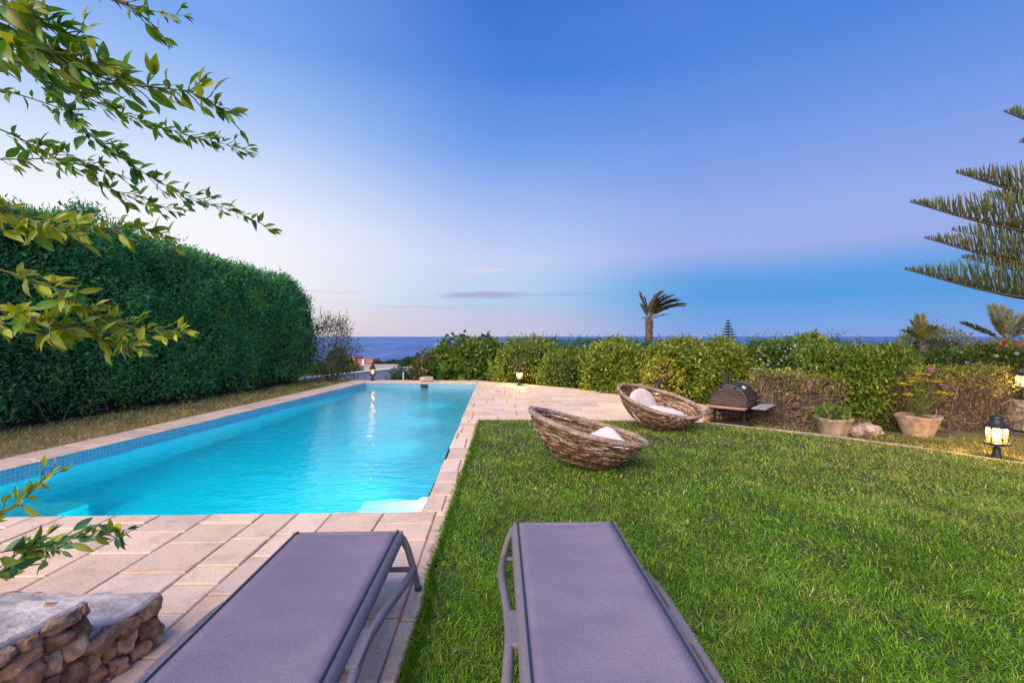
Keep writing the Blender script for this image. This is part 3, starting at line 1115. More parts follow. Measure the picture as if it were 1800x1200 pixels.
def hedge(name, label, cat, front, back, z0, hf, ncl, per, spread, L, W, pal, seed, group=None, amp=0.12, m=None, inset_=0.16, spr=0, sprh=0.3, tpl=LEAF,
          corecol=(0.03, 0.04, 0.015), extra=None, stemn=6, zmin=None, up=0.25, out=0.8, sprlean=0.25, fr=1.3):
    r = np.random.default_rng(seed)
    b0 = np.array((*front[0], z0))
    o = empty(name, b0, label, cat, group)
    cl = Cloud()
    P, N = hedge_pts(front, back, z0, hf, ncl, r, amp, fr)
    if zmin is not None:
        k = P[:, 2] - z0 > zmin * (0.4 + 1.2 * r.uniform(0, 1, len(P)))
        P, N = P[k], N[k]
    clumps(cl, P, N, per, spread, L, W, pal, r=r, tpl=tpl, up=up, out=out)
    k = r.uniform(0, 1, len(P)) < .4
    if per > 3: clumps(cl, P[k] - N[k] * .22, N[k], per, spread * 1.2, L, W, pal, r=r, tpl=tpl, up=up, out=out)
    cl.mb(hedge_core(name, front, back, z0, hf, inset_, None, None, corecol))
    if spr:
        k = r.choice(np.nonzero(N[:, 2] > 0.5)[0], spr)
        sprigs(cl, P[k], sprh, L * .9, W * .9, pal, r, sprlean)
    fo = cl.build('foliage', m or M_LEAF, o)
    fo.location = -Vector(b0)
    if extra: extra(o, b0, r, P, N)
    f = [np.array(p) for p in front]; b = np.array(back)
    for i in range(stemn):
        s = r.uniform(); j = r.integers(0, len(f) - 1)
        q = f[j] + (f[j + 1] - f[j]) * s + b * r.uniform(.12, .5)
        stems(o, b0, (q[0], q[1], z0), [(q[0] + r.normal(0, .35), q[1] + r.normal(0, .35), z0 + hf(s) * r.uniform(.3, .7)) for _ in range(3)], 0.03, r=r)
    return o


def flowers(o, b0, pts, size, cols, r, name='flower', per=1, spread=0.0):
    """blossoms, each cluster a part of its own"""
    cols = np.array(cols)
    for p0 in pts:
        pp = p0 + r.normal(0, 1, (per, 3)) * spread
        n = per
        c = cols[r.integers(0, len(cols), n)] * r.uniform(.8, 1.15, (n, 1))
        ax = nrm(r.normal(0, .5, (n, 3)) + np.array((-.2, -.8, .5)))
        t1 = nrm(np.cross(ax, r.normal(0, 1, (n, 3)))); t2 = np.cross(ax, t1)
        sz = size * r.uniform(.7, 1.25, n)
        cl = Cloud()
        for k in range(5):
            a = 2 * math.pi * k / 5
            A = t1 * math.cos(a) + t2 * math.sin(a) + ax * .35
            cl.add(scat(LEAF, pp - p0, A, ax, sz * .5, sz * .42, c))
        fo = cl.build(name, M_PETAL, o); fo.location = Vector(p0) - Vector(b0)


# ------------------------------------------------------------------ tall left hedge
DKG = [(0.07, 0.29, 0.12), (0.08, 0.34, 0.13), (0.05, 0.24, 0.11), (0.13, 0.40, 0.10), (0.10, 0.27, 0.17), (0.20, 0.42, 0.07)]
HF, HB = [(-9.45, 2.2), (-8.35, 7.5), (-6.98, 15.7)], (-1.9, 0.36)


def hl(s): return 3.98 - 0.62 * s - 0.42 * max(0, (s - .86) / .14) ** 2.0


def hedge_extra(o, b0, r, P, N):
    # bare crossing branches in the hollow foot of the hedge
    for i in range(46):
        s = r.uniform(); y = 4.5 + 11 * s
        x = np.interp(y, [p[1] for p in HF], [p[0] for p in HF]) - r.uniform(-.02, .25)
        p0 = np.array((x, y, -.02)); d = np.array((r.normal(0, .15), r.normal(0, .6), r.uniform(.35, .9)))
        k = np.linspace(0, 1, 5)
        mb = MB(); mb.tube(d * k[:, None] + r.normal(0, .03, (5, 3)), [r.uniform(.008, .018) * (1 - .5 * q) for q in k], 4, (0.16, 0.12, 0.09))
        bo = mb.build('branch', M_BARK, o); bo.location = Vector(p0) - Vector(b0)


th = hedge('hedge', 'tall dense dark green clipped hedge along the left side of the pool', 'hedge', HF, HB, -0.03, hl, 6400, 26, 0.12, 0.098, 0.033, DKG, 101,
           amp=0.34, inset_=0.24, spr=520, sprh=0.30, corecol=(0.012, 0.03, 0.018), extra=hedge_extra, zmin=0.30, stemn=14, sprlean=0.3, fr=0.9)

# airy shrub at the end of the hedge
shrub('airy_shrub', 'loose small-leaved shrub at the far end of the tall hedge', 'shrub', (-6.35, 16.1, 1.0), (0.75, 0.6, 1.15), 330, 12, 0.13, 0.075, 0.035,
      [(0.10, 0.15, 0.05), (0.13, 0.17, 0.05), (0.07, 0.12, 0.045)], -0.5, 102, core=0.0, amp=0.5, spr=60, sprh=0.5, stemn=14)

# ------------------------------------------------------------------ shrubs and hedges behind the terrace
YG = [(0.26, 0.31, 0.035), (0.34, 0.37, 0.05), (0.20, 0.27, 0.03), (0.42, 0.42, 0.08), (0.13, 0.20, 0.025)]
MG = [(0.11, 0.20, 0.03), (0.16, 0.26, 0.04), (0.08, 0.16, 0.025), (0.22, 0.30, 0.05)]
BG = [(0.03, 0.16, 0.05), (0.045, 0.20, 0.055), (0.025, 0.12, 0.04)]


def seagrape_extra(o, c, r, P, N):
    cl = Cloud()
    k = np.nonzero((N[:, 1] < -0.15))[0]
    k = r.choice(k, 95)
    q = P[k] + N[k] * .06
    q[:, 2] = np.minimum(q[:, 2], 0.35 + .8 * r.uniform(0, 1, len(k)) ** 2)
    A = np.stack([r.normal(0, .5, len(k)), r.normal(-.3, .3, len(k)), r.uniform(-.3, .8, len(k))], 1)
    s = r.uniform(.18, .40, len(k)) * np.clip(1.2 - q[:, 2] * .35, .4, 1.1)
    C = np.array([(0.07, 0.20, 0.03), (0.10, 0.24, 0.03), (0.05, 0.17, 0.035), (0.16, 0.26, 0.04)])[r.integers(0, 4, len(k))] * r.uniform(.8, 1.2, (len(k), 1))
    nn = N[k] + r.normal(0, .3, (len(k), 3))
    for i in range(len(k)):
        V, T, CC = scat(ROUND, np.zeros((1, 3)), A[i:i + 1], nn[i:i + 1], s[i:i + 1], s[i:i + 1] * .95, C[i:i + 1])
        f = np_mesh('large_leaf', V, T, CC, M_GLOSSLEAF, o); f.location = Vector(q[i]) - Vector((c[0], c[1], -0.2))


shrub('large_leaf_shrub', 'bush with big round green leaves behind the far pool corner', 'shrub', (-1.55, 17.0, 0.30), (1.35, 0.75, 1.12), 420, 9, 0.14, 0.16, 0.12,
      MG + [(0.16, 0.22, 0.03)], -0.2, 111, extra=seagrape_extra, spr=26, sprh=0.35, m=M_GLOSSLEAF, tpl=BIGLEAF)
shrub('low_shrub', 'low reddish green shrub beside the big-leaved bush and sea view', 'shrub', (-2.95, 17.2, 0.1), (0.8, 0.6, 0.75), 200, 9, 0.12, 0.13, 0.08,
      [(0.13, 0.15, 0.035), (0.18, 0.17, 0.05), (0.20, 0.12, 0.07), (0.09, 0.12, 0.03)], -0.4, 112, spr=14, sprh=0.4)
shrub('pointed_leaf_shrub', 'light green pointed-leaf shrub right behind the terrace lantern', 'shrub', (0.55, 15.85, 0.38), (1.15, 0.75, 1.02), 480, 11, 0.13, 0.13, 0.045,
      YG + MG, -0.1, 113, spr=30, sprh=0.35)
shrub('round_leaf_shrub', 'rounded mid-green shrub right of the terrace lantern', 'shrub', (1.75, 14.55, 0.25), (0.82, 0.6, 0.82), 320, 11, 0.12, 0.12, 0.05,
      MG + [(0.16, 0.21, 0.03)], -0.1, 114, spr=4, sprh=0.25)
hedge('vine_hedge', 'taller blue-green vine hedge far behind the terrace shrubs', 'hedge', [(0.9, 17.6), (4.9, 15.4)], (0.5, 0.9), -0.4, lambda s: 1.72 - .10 * s, 700, 14, 0.11,
      0.085, 0.032, BG, 115, spr=130, sprh=0.42, sprlean=0.45, amp=0.18)
shrub('dead_flower_shrub', 'dark shrub with faded pinkish dry flower heads behind the terrace', 'shrub', (2.25, 15.0, 0.45), (0.55, 0.45, 0.72), 150, 10, 0.1, 0.1, 0.04,
      [(0.02, 0.05, 0.015), (0.03, 0.06, 0.02), (0.30, 0.17, 0.15)], -0.1, 116)


def pink_extra(cols, n, size, zmin, name='flower', per=1, spread=0.0, side=-.2):
    def f(o, b0, r, P, N):
        k = np.nonzero((P[:, 2] > zmin) & (N[:, 1] < 0.5))[0]
        flowers(o, b0, P[r.choice(k, n)] + N[k[:1]] * .0 + np.array((0, -.04, .02)), size, cols, r, name, per, spread)
    return f


hedge('yellow_green_hedge', 'broad yellow-green glossy hedge behind the baskets and below the palm', 'hedge',
      [(1.98, 13.25), (3.1, 12.1), (4.75, 10.5), (5.6, 10.1), (6.6, 9.75)], (0.75, 0.85), -0.1, lambda s: 1.20 + 0.16 * min(1, s * 2.2) - 0.1 * max(0, s - .7), 2500, 11, 0.10,
      0.10, 0.06, YG + MG, 120, spr=120, sprh=0.34, fr=0.95, amp=0.40, m=M_GLOSSLEAF, sprlean=0.4, inset_=0.22, corecol=(0.025, 0.035, 0.012))
shrub('yellow_bougainvillea', 'bright yellow-green shrub with magenta flowers behind the far basket', 'shrub', (3.65, 11.1, 0.35), (0.45, 0.35, 0.62), 110, 10, 0.09, 0.09, 0.06,
      [(0.30, 0.33, 0.03), (0.24, 0.29, 0.03), (0.36, 0.33, 0.05)], -0.05, 121, spr=6, sprh=0.3,
      extra=lambda o, c, r, P, N: flowers(o, (c[0], c[1], -.05), P[r.choice(np.nonzero(N[:, 1] < -.3)[0], 9)], 0.08, [(0.6, 0.04, 0.35), (0.55, 0.10, 0.40)], r))
hedge('plumbago_hedge', 'green hedge dotted with pale blue flowers above the left dry hedge', 'hedge', [(5.4, 10.0), (7.1, 9.7)], (0.2, 0.8), -0.1, lambda s: 1.42, 620, 12, 0.10,
      0.075, 0.03, [(0.05, 0.12, 0.02), (0.07, 0.16, 0.03), (0.10, 0.19, 0.03)], 122, spr=60, sprh=0.4, sprlean=0.5,
      extra=pink_extra([(0.42, 0.50, 0.85), (0.50, 0.58, 0.9)], 60, 0.06, 0.75, per=3, spread=0.012))
hedge('tall_bush', 'tall yellow-green leafy bush filling the gap between the dry hedges', 'hedge', [(5.85, 9.0), (6.3, 8.15), (6.85, 8.25), (7.9, 8.9)], (0.3, 0.8), -0.16, lambda s: 1.36 - .10 * s, 1500, 11,
      0.10, 0.085, 0.035, YG[1:3] + MG + [(0.12, 0.22, 0.03), (0.09, 0.19, 0.03)], 123, spr=60, sprh=0.30, amp=0.28, inset_=0.2)

DRY = [(0.22, 0.14, 0.11), (0.28, 0.19, 0.15), (0.15, 0.10, 0.08), (0.33, 0.25, 0.17), (0.20, 0.14, 0.10)]


def dry_extra(front, back, h, z0, leafcols, nfl):
    def f(o, b0, r, P, N):
        # tangled dead vine stems
        cl = Cloud()
        n = len(P) * 7
        q = np.repeat(P, 7, 0) + r.normal(0, .05, (n, 3)); nn = np.repeat(N, 7, 0)
        A = r.normal(0, 1, (n, 3)) * np.array((1, .6, 1)) + nn * -.12 + np.array((0, 0, -.45)); A -= nn * np.maximum(0, (A * nn).sum(1, keepdims=True)) * .8
        C = np.array(DRY)[r.integers(0, len(DRY), n)] * r.uniform(.5, 1.25, (n, 1))
        L = r.uniform(.08, .24, n)
        cl.add(scat(STRAND, q, A, r.normal(0, 1, (n, 3)), L, r.uniform(.004, .009, n), C, Zs=L * r.normal(0, .7, n)))
        t = cl.build('dry_stem', M_TWIG, o); t.location = -Vector(b0)
        k = np.nonzero((P[:, 2] > z0 + h * .86))[0]
        flowers(o, b0, P[r.choice(k, nfl)] + np.array((0, -.05, .04)), 0.085, [(0.60, 0.10, 0.50), (0.66, 0.20, 0.55), (0.5, 0.16, 0.4)], r, per=2, spread=0.012)
    return f


def dry_hedge(label, front, back, h, z0, seed, nfl, ncl=900):
    r = np.random.default_rng(seed)
    o = hedge('dry_hedge', label, 'hedge', front, back, z0, lambda s: h, ncl, 1, 0.06, 0.05, 0.03, DRY, seed, 'dry bougainvillea hedges', amp=0.16, inset_=0.13,
              corecol=(0.06, 0.045, 0.035), extra=dry_extra(front, back, h, z0, None, nfl), stemn=3, m=M_TWIG)
    # living leaves only along the top
    P, N = hedge_pts(front, back, z0, lambda s: h + .02, int(ncl * 1.1), r, 0.12)
    k = (P[:, 2] > z0 + h * .80) | (r.uniform(0, 1, len(P)) < 0.07)
    cl = Cloud()
    clumps(cl, P[k], N[k], 8, 0.07, 0.06, 0.038, YG + [(0.30, 0.27, 0.06), (0.14, 0.2, 0.03)], r=r, up=.4)
    f = cl.build('leaf_tuft', M_LEAF, o); f.location = -Vector((*front[0], z0))
    return o


dry_hedge('dry brown bougainvillea hedge behind the barbecue', [(4.78, 8.95), (6.15, 8.35)], (0.35, 0.75), 1.02, -0.26, 131, 12)
dry_hedge('longer dry brown hedge behind the yellow-flowered pot', [(6.72, 8.25), (7.6, 8.12), (8.75, 8.0)], (0.25, 0.8), 1.02, -0.16, 132, 12, 1150)
hedge('white_plumbago_hedge', 'dark green hedge with white flower clusters behind the long dry hedge', 'hedge', [(7.75, 9.15), (11.6, 8.9)], (0.1, 0.9), -0.15, lambda s: 1.30, 950, 13, 0.10, 0.08, 0.035,
      [(0.06, 0.13, 0.02), (0.09, 0.17, 0.03), (0.045, 0.10, 0.02), (0.17, 0.21, 0.04)], 133, spr=20, sprh=0.15,
      extra=pink_extra([(0.62, 0.68, 0.80), (0.7, 0.72, 0.78)], 46, 0.075, 0.30, per=3, spread=0.014))
shrub('red_bougainvillea', 'low bougainvillea with bright red flowers under the right palm', 'shrub', (12.5, 11.6, 0.75), (1.25, 0.6, 0.65), 260, 10, 0.11, 0.08, 0.045,
      YG + MG, -0.15, 134, extra=lambda o, c, r, P, N: flowers(o, (c[0], c[1], -.15), P[r.choice(np.nonzero((N[:, 2] > .25) & (N[:, 1] < .5))[0], 90)], 0.11, [(0.62, 0.02, 0.06), (0.7, 0.04, 0.12), (0.5, 0.02, 0.10)], r, per=2, spread=0.012))
shrub('grey_bush', 'wide rounded grey-green bush on the horizon at right', 'shrub', (14.9, 16.0, 0.80), (1.25, 0.9, 0.98), 380, 10, 0.16, 0.10, 0.04,
      [(0.19, 0.20, 0.10), (0.15, 0.17, 0.08), (0.23, 0.22, 0.12)], -0.2, 135)
shrub('green_bush', 'small green bush rising behind the grey-green bush', 'shrub', (15.7, 17.4, 0.85), (0.75, 0.6, 0.95), 160, 10, 0.14, 0.14, 0.05, MG, -0.6, 136, spr=12, sprh=.3)
shrub('silver_bush', 'pale silvery bush between the grey bush and the right palm', 'shrub', (15.6, 14.4, 0.45), (0.85, 0.6, 0.88), 180, 10, 0.14, 0.08, 0.03, [(0.26, 0.26, 0.14), (0.22, 0.23, 0.13)], -0.2, 137)
shrub('brown_bush', 'dull brownish bush before the sea between the hedges', 'shrub', (8.7, 11.8, 0.55), (0.8, 0.6, 0.85), 170, 10, 0.14, 0.08, 0.03, [(0.16, 0.13, 0.06), (0.12, 0.12, 0.05), (0.2, 0.16, 0.08)], -0.15, 138, spr=16, sprh=.4)
shrub('dark_shrub', 'dark green shrub at the left end of the back row by the white wall', 'shrub', (-4.25, 17.3, -0.1), (0.5, 0.4, 0.46), 110, 10, 0.09, 0.08, 0.03, BG, -0.6, 141, 'dark shrubs below the white wall')
shrub('dark_shrub', 'small dark green shrub in the middle of the back row', 'shrub', (-3.65, 17.5, -0.08), (0.42, 0.35, 0.42), 90, 10, 0.09, 0.08, 0.03, BG, -0.6, 142, 'dark shrubs below the white wall')
shrub('dark_shrub', 'taller dark green shrub beside the thin white post', 'shrub', (-3.35, 18.2, 0.05), (0.45, 0.35, 0.62), 130, 10, 0.1, 0.09, 0.035, BG + MG[:1], -0.9, 143, 'dark shrubs below the white wall', spr=8, sprh=.25)

# ------------------------------------------------------------------ far slope: white wall, trees, houses
ww = MB()
wp = [(-7.9, 16.9), (-5.55, 23.0), (-3.3, 24.5), (3.0, 25.0)]
for a, b in zip(wp[:-1], wp[1:]):
    d = Vector((b[0] - a[0], b[1] - a[1], 0)); nn = Vector((-d.y, d.x, 0)).normalized() * 0.11
    pl = [(a[0] + nn.x, a[1] + nn.y), (a[0] - nn.x, a[1] - nn.y), (b[0] - nn.x, b[1] - nn.y), (b[0] + nn.x, b[1] + nn.y)]
    if area(pl) < 0: pl = pl[::-1]
    ww.prism(pl, -2.2, -0.04 if a == wp[0] else -0.042)
wwo = empty('garden_wall', (-7.9, 16.9, -2.2), 'low whitewashed boundary wall running away behind the left lantern', 'wall')
x = ww.build('wall_panel', M_WALL, wwo); x.location = (7.9, -16.9, 2.2)
cp = MB()
for a, b in zip(wp[:-1], wp[1:]):
    d = Vector((b[0] - a[0], b[1] - a[1], 0)); nn = Vector((-d.y, d.x, 0)).normalized() * 0.15
    pl = [(a[0] + nn.x, a[1] + nn.y), (a[0] - nn.x, a[1] - nn.y), (b[0] - nn.x, b[1] - nn.y), (b[0] + nn.x, b[1] + nn.y)]
    if area(pl) < 0: pl = pl[::-1]
    cp.prism(pl, -0.039, 0.0 if a == wp[0] else -0.003)
x = cp.build('wall_coping', M_WALL, wwo); x.location = (7.9, -16.9, 2.2)
fw = MB(); fw.box((-11.9, 42, -2.05), (3.4, 0.3, 1.9), (0.40, 0.36, 0.40)); fw.box((-11.9, 42, -1.07), (3.5, 0.42, 0.06), (0.5, 0.45, 0.48))
tag(fw.build('far_wall', M_HOUSE), 'distant plain pale wall below the terracotta houses', 'wall')
post = MB(); post.tube([(-3.95, 16.55, -0.3), (-3.95, 16.55, 0.22)], 0.028, 10, (1, 1, 1)); post.lathe([(0.034, 0.22), (0.034, 0.24), (0.01, 0.25)], 10, (-3.95, 16.55, 0))
tag(post.build('garden_post', M_WALL, smooth=True), 'thin white post standing behind the far pool edge', 'post')


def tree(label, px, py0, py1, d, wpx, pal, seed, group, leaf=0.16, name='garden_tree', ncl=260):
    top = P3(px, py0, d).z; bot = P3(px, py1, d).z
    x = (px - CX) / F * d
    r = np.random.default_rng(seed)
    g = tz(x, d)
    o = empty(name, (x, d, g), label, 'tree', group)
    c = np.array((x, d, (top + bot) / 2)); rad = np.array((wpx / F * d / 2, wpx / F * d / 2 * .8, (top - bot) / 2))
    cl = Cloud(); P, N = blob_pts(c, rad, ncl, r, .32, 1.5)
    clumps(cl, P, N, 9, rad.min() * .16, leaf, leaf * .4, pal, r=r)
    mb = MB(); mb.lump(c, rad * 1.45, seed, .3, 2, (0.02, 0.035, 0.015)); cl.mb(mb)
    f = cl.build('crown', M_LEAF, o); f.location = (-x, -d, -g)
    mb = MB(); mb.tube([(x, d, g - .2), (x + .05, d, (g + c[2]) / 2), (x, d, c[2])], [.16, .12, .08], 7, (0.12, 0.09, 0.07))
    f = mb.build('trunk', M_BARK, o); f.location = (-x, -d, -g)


FT = 'trees on the slope towards the sea'
DT = [(0.035, 0.075, 0.04), (0.045, 0.09, 0.045), (0.03, 0.06, 0.035)]
LT = [(0.12, 0.17, 0.04), (0.16, 0.20, 0.05), (0.10, 0.15, 0.04)]
tree('dark rounded tree right of the hedge end, before the sea', 592, 614, 668, 27, 34, DT, 151, FT)
tree('light green bushy tree below the dark rounded tree', 573, 640, 674, 22, 44, LT, 152, FT, .11)
tree('yellowish green low bush behind the white wall', 612, 642, 664, 30, 40, LT, 153, FT, .12)
tree('small dark pointed tree in front of the terracotta house', 615, 630, 652, 60, 11, DT, 154, FT, .25, ncl=120)
tree('dark bushy tree right of the terracotta houses', 727, 630, 650, 55, 34, DT, 155, FT, .25)
tree('tall leafy green tree behind the thin white post', 716, 632, 660, 32, 24, [(0.06, 0.13, 0.05), (0.05, 0.11, 0.05)], 156, FT, .18)
tree('low dark tree on the shore slope left of the flowering shrub', 693, 634, 646, 80, 30, DT, 157, FT, .35, ncl=150)
tree('flat dark tree near the shore, middle of the sea gap', 668, 637, 646, 95, 26, DT, 158, FT, .4, ncl=120)
tree('slim dark cypress-like tree near the low shrub', 735, 622, 646, 60, 7, DT, 159, FT, .25, ncl=80)

TC = (0.50, 0.24, 0.15)


def house(label, px0, px1, py0, py1, d, dep, wins, pier=False):
    a, b = P3(px0, py0, d), P3(px1, py1, d)
    cx, w = (a.x + b.x) / 2, b.x - a.x
    z0 = min(b.z, tz(cx, d)) - .5
    o = empty('house', (cx, d, z0), label, 'house', 'terracotta houses by the sea')
    h = a.z - z0
    mb = MB(); mb.bbox((0, dep / 2, h / 2), (w, dep, h), 0.05, TC); mb.build('wall', M_HOUSE, o)
    mb = MB()
    for sx_ in (-1, 1): mb.box((sx_ * (w / 2 - .08), dep / 2, h + .15), (.16, dep + .1, .3), TC)
    mb.box((0, -.0, h + .152), (w - .33, .16, .3), TC); mb.build('parapet', M_HOUSE, o)
    for (u, v, ww_, hh) in wins:
        mb = MB(); mb.box((w * (u - .5), -.02, h - v), (ww_, .1, hh), (0.10, 0.07, 0.06)); mb.build('window', M_HOUSE, o)


house('taller terracotta house block on the left', 607.5, 624, 629, 650, 112, 6, [(.3, 1.0, .6, .5), (.75, 1.0, .5, .5)])
house('middle terracotta house block between the taller block and the white pier', 624.5, 637, 633, 650, 113, 6, [(.5, 1.1, .5, .5)])
house('right terracotta house block with open shaded porch', 641, 655.5, 633, 646, 114, 6, [(.5, 1.1, 1.3, .55)])
pr = MB(); q = P3(639, 633, 111); pr.bbox((q.x, 111, q.z - 1.4), (0.45, .5, 3.4), .03)
tag(pr.build('white_pier', M_WALL), 'white vertical pier between two terracotta house blocks', 'pier')
shed = MB(); q = P3(672, 641, 100); shed.bbox((q.x, 100, q.z - 1.2), (8.0, 4, 1.8), .05, (0.17, 0.145, 0.16))
tag(shed.build('flat_house', M_HOUSE), 'long flat pale building low by the sea right of the houses', 'house')


# ------------------------------------------------------------------ palms
def palm(label, base, h, rt, fronds, seed, wind, col, trunkcol=(0.17, 0.12, 0.09), leaf=0.4, name='palm_tree', lean=(0, 0)):
    r = np.random.default_rng(seed)
    o = empty(name, base, label, 'palm tree')
    mb = MB()
    k = np.linspace(0, 1, 12)
    pts = [Vector((lean[0] * q * q, lean[1] * q * q, h * q)) for q in k]
    mb.tube(pts, [rt * (1.12 - .2 * q) for q in k], 12, trunkcol)
    mb.build('trunk', M_BARK, o)
    # old leaf bases wrapped round the trunk
    cl = Cloud(); n = int(h * 75)
    a = np.arange(n) * 2.4; zz = np.linspace(.1, h, n)
    D = np.stack([np.cos(a), np.sin(a), np.zeros(n)], 1)
    P = D * rt * .95 + np.stack([lean[0] * (zz / h) ** 2, lean[1] * (zz / h) ** 2, zz], 1)
    cl.add(scat(LEAF, P, D * .55 + np.array((0, 0, 1)), D, rt * r.uniform(.7, 1.1, n), rt * .75, np.array(trunkcol) * r.uniform(.6, 1.7, (n, 1))))
    cl.build('leaf_base', M_BARK, o)
    top = np.array((lean[0], lean[1], h))
    for (azd, eld, L, droop) in fronds:
        a, e = R(azd), R(eld)
        d = np.array((math.cos(a) * math.cos(e), math.sin(a) * math.cos(e), math.sin(e)))
        t = np.linspace(0, 1, 22)
        wind_ = wind if azd < 130 else (0.04, 0)
        pts = top + d * L * t[:, None] + np.array((wind_[0], wind_[1], 0)) * (t ** 2)[:, None] * L + np.array((0, 0, -droop * L)) * (t ** 2.4)[:, None]
        cl = Cloud(); mb = MB()
        mb.tube(pts[::3], [max(.008, rt * .13 * (1 - q)) for q in np.linspace(0, 1, len(pts[::3]))], 5, (0.25, 0.20, 0.10)); cl.mb(mb)
        T = nrm(np.gradient(pts, axis=0))
        nl = 62
        q = np.linspace(.22, 1.0, nl); idx = q * 21
        Pq = np.stack([np.interp(idx, np.arange(22), pts[:, i]) for i in range(3)], 1)
        Tq = nrm(np.stack([np.interp(idx, np.arange(22), T[:, i]) for i in range(3)], 1))
        S = nrm(np.cross(Tq, np.array((0, 0, 1.0)) + r.normal(0, .15, 3)))
        U = np.cross(S, Tq)
        for sg in (-1, 1):
            ang = 0.75
            A = Tq * .95 + S * sg * ang + U * .30 + r.normal(0, .10, (nl, 3)) + np.array((wind_[0], wind_[1], -.1)) * .35
            ll = leaf * L * np.clip(np.sin(q * 2.9) * .9 + .25, .15, 1) * r.uniform(.8, 1.1, nl)
            C = np.array(col)[r.integers(0, len(col), nl)] * r.uniform(.7, 1.25, (nl, 1))
            cl.add(scat(LEAF, Pq, A, U + r.normal(0, .2, (nl, 3)), ll, .05 * L * .4, C))
        cl.build('frond', M_LEAF, o)
    return o


pz = P3(1141, 562, 30)
palm('tall windswept palm tree rising above the hedge before the sea', (pz.x, 30, -1.6), pz.z + 1.6, 0.20,
     [(178, 68, 1.9, .0), (165, 76, 1.5, -.05), (100, 84, 2.1, .10), (80, 80, 2.2, .16), (60, 74, 2.2, .22), (10, 72, 2.2, .22), (0, 60, 2.2, .30), (-20, 52, 2.2, .34), (20, 45, 2.3, .30), (-60, 75, 2.0, .25),
      (-10, 66, 2.1, .28), (190, 30, .6, .3), (-5, 28, 1.0, .12), (150, 60, 1.2, .0), (40, 60, 2.0, .25)], 201, (0.42, 0.0), [(0.17, 0.17, 0.08), (0.12, 0.13, 0.07), (0.24, 0.21, 0.11)], leaf=.24)
pz = P3(1632, 612, 15)
palm('small yellowish palm at the left of the grey bush', (pz.x - .15, 15, -.2), pz.z + .3, 0.10, [(100, 82, 1.1, .1), (170, 70, 1.0, .15), (180, 48, .9, .25), (20, 60, .9, .3), (60, 70, 1.0, .2), (-90, 70, .9, .3)], 202, (0.02, 0),
     [(0.32, 0.29, 0.10), (0.24, 0.25, 0.07)], leaf=.30)
pz = P3(1768, 610, 13)
palm('larger palm with stiff grey-green fronds above the red flowers', (pz.x, 13, -.2), pz.z + .35, 0.13, [(172, 27, 1.25, .02), (120, 74, 1.15, .05), (60, 66, 1.2, .05), (20, 50, 1.2, .1), (-10, 52, 1.1, .15), (-60, 62, 1.0, .2), (0, 30, 1.1, .1), (200, 55, .9, .15), (-80, 84, 1.0, .1)],
     203, (0.03, 0), [(0.24, 0.26, 0.14), (0.17, 0.21, 0.10), (0.30, 0.29, 0.17)], leaf=.22)


# ------------------------------------------------------------------ norfolk pines
def pine_branch(cl, base, tip, r, sag=0.30, bl=0.74, dens=0.045, rad=0.0098):
    base, tip = np.array(base, float), np.array(tip, float)
    v = tip - base; Lb = np.linalg.norm(v)
    t = np.linspace(0, 1, 24)
    pts = base + v * t[:, None]
    pts[:, 2] -= sag * np.sin(t * math.pi) ** 1.0 * (0.6 + .4 * (1 - t))
    mb = MB(); mb.tube(pts, [.022 * (1 - q) + .007 for q in t], 6, (0.14, 0.10, 0.06))
    side = np.cross(v / Lb, (0, 0, 1.0)); side /= np.linalg.norm(side)
    n = int(Lb / dens)
    for i in range(n):
        q = 0.12 + 0.88 * (i + r.uniform(0, .5)) / n
        p = np.array([np.interp(q, t, pts[:, k]) for k in range(3)])
        l = bl * min(1.0, .04 + 1.55 * (1 - q) ** .95) * r.uniform(.7, 1.12)
        for sg in (-1, 1):
            d = np.array((0, 0, 1.0)) * .95 + side * sg * r.uniform(.0, .5) + v / Lb * r.uniform(-.02, .25)
            d /= np.linalg.norm(d)
            k = np.linspace(0, 1, 5)
            c = p + d * l * k[:, None] + (v / Lb * r.normal(0.03, .08) + side * sg * -.10 + np.array((0, 0, .10)))[None] * l * (k ** 2)[:, None]
            g = r.uniform(.7, 1.35)
            colr = [(0.10, 0.14, 0.05), (0.14, 0.18, 0.05), (0.08, 0.11, 0.07), (0.16, 0.14, 0.06)][r.integers(0, 4)]
            mb.tube(c, [rad * f for f in (.75, 1.0, 1.05, 1.0, .55)], 4, tuple(x * g for x in colr))
    cl.mb(mb)


TX, TY = 9.45, 6.8
po = empty('norfolk_pine', (TX, TY, -.16), 'norfolk pine with tiered upswept branches entering at the right edge', 'pine tree')
mb = MB(); mb.tube([(0, 0, -.1), (0.02, 0, 2.5), (0, 0, 5), (0, 0, 7.5)], [.19, .16, .11, .03], 14, (0.17, 0.13, 0.10)); mb.build('trunk', M_BARK, po)
rp = np.random.default_rng(77)
ML = M_LEAF
for (tpx, tpy, zoff, sag) in ((1590, 473, .02, .38), (1625, 418, .05, .36), (1600, 355, .12, .40), (1680, 303, .1, .34), (1765, 196, .1, .3), (1800, 110, .1, .3)):
    tip = P3(tpx, tpy, TY)
    hz = tip.z - .05
    for j, (azd, f) in enumerate(((180, 1.0), (128, .60), (232, .8), (64, .8), (0, .9), (-60, .8))):
        cl = Cloud()
        a = R(azd); L = (TX - tip.x) * f
        tp = (L * math.cos(a), L * math.sin(a), tip.z + .16 + (0 if j == 0 else rp.normal(0, .05)))
        if j == 0: tp = (tip.x - TX, tip.y - TY, tip.z + .16)
        pine_branch(cl, (0, 0, hz - .02), tp, rp, sag, dens=.033 if j < 2 else .09)
        cl.build('branch', ML, po)
pz = P3(1280, 592, 45)
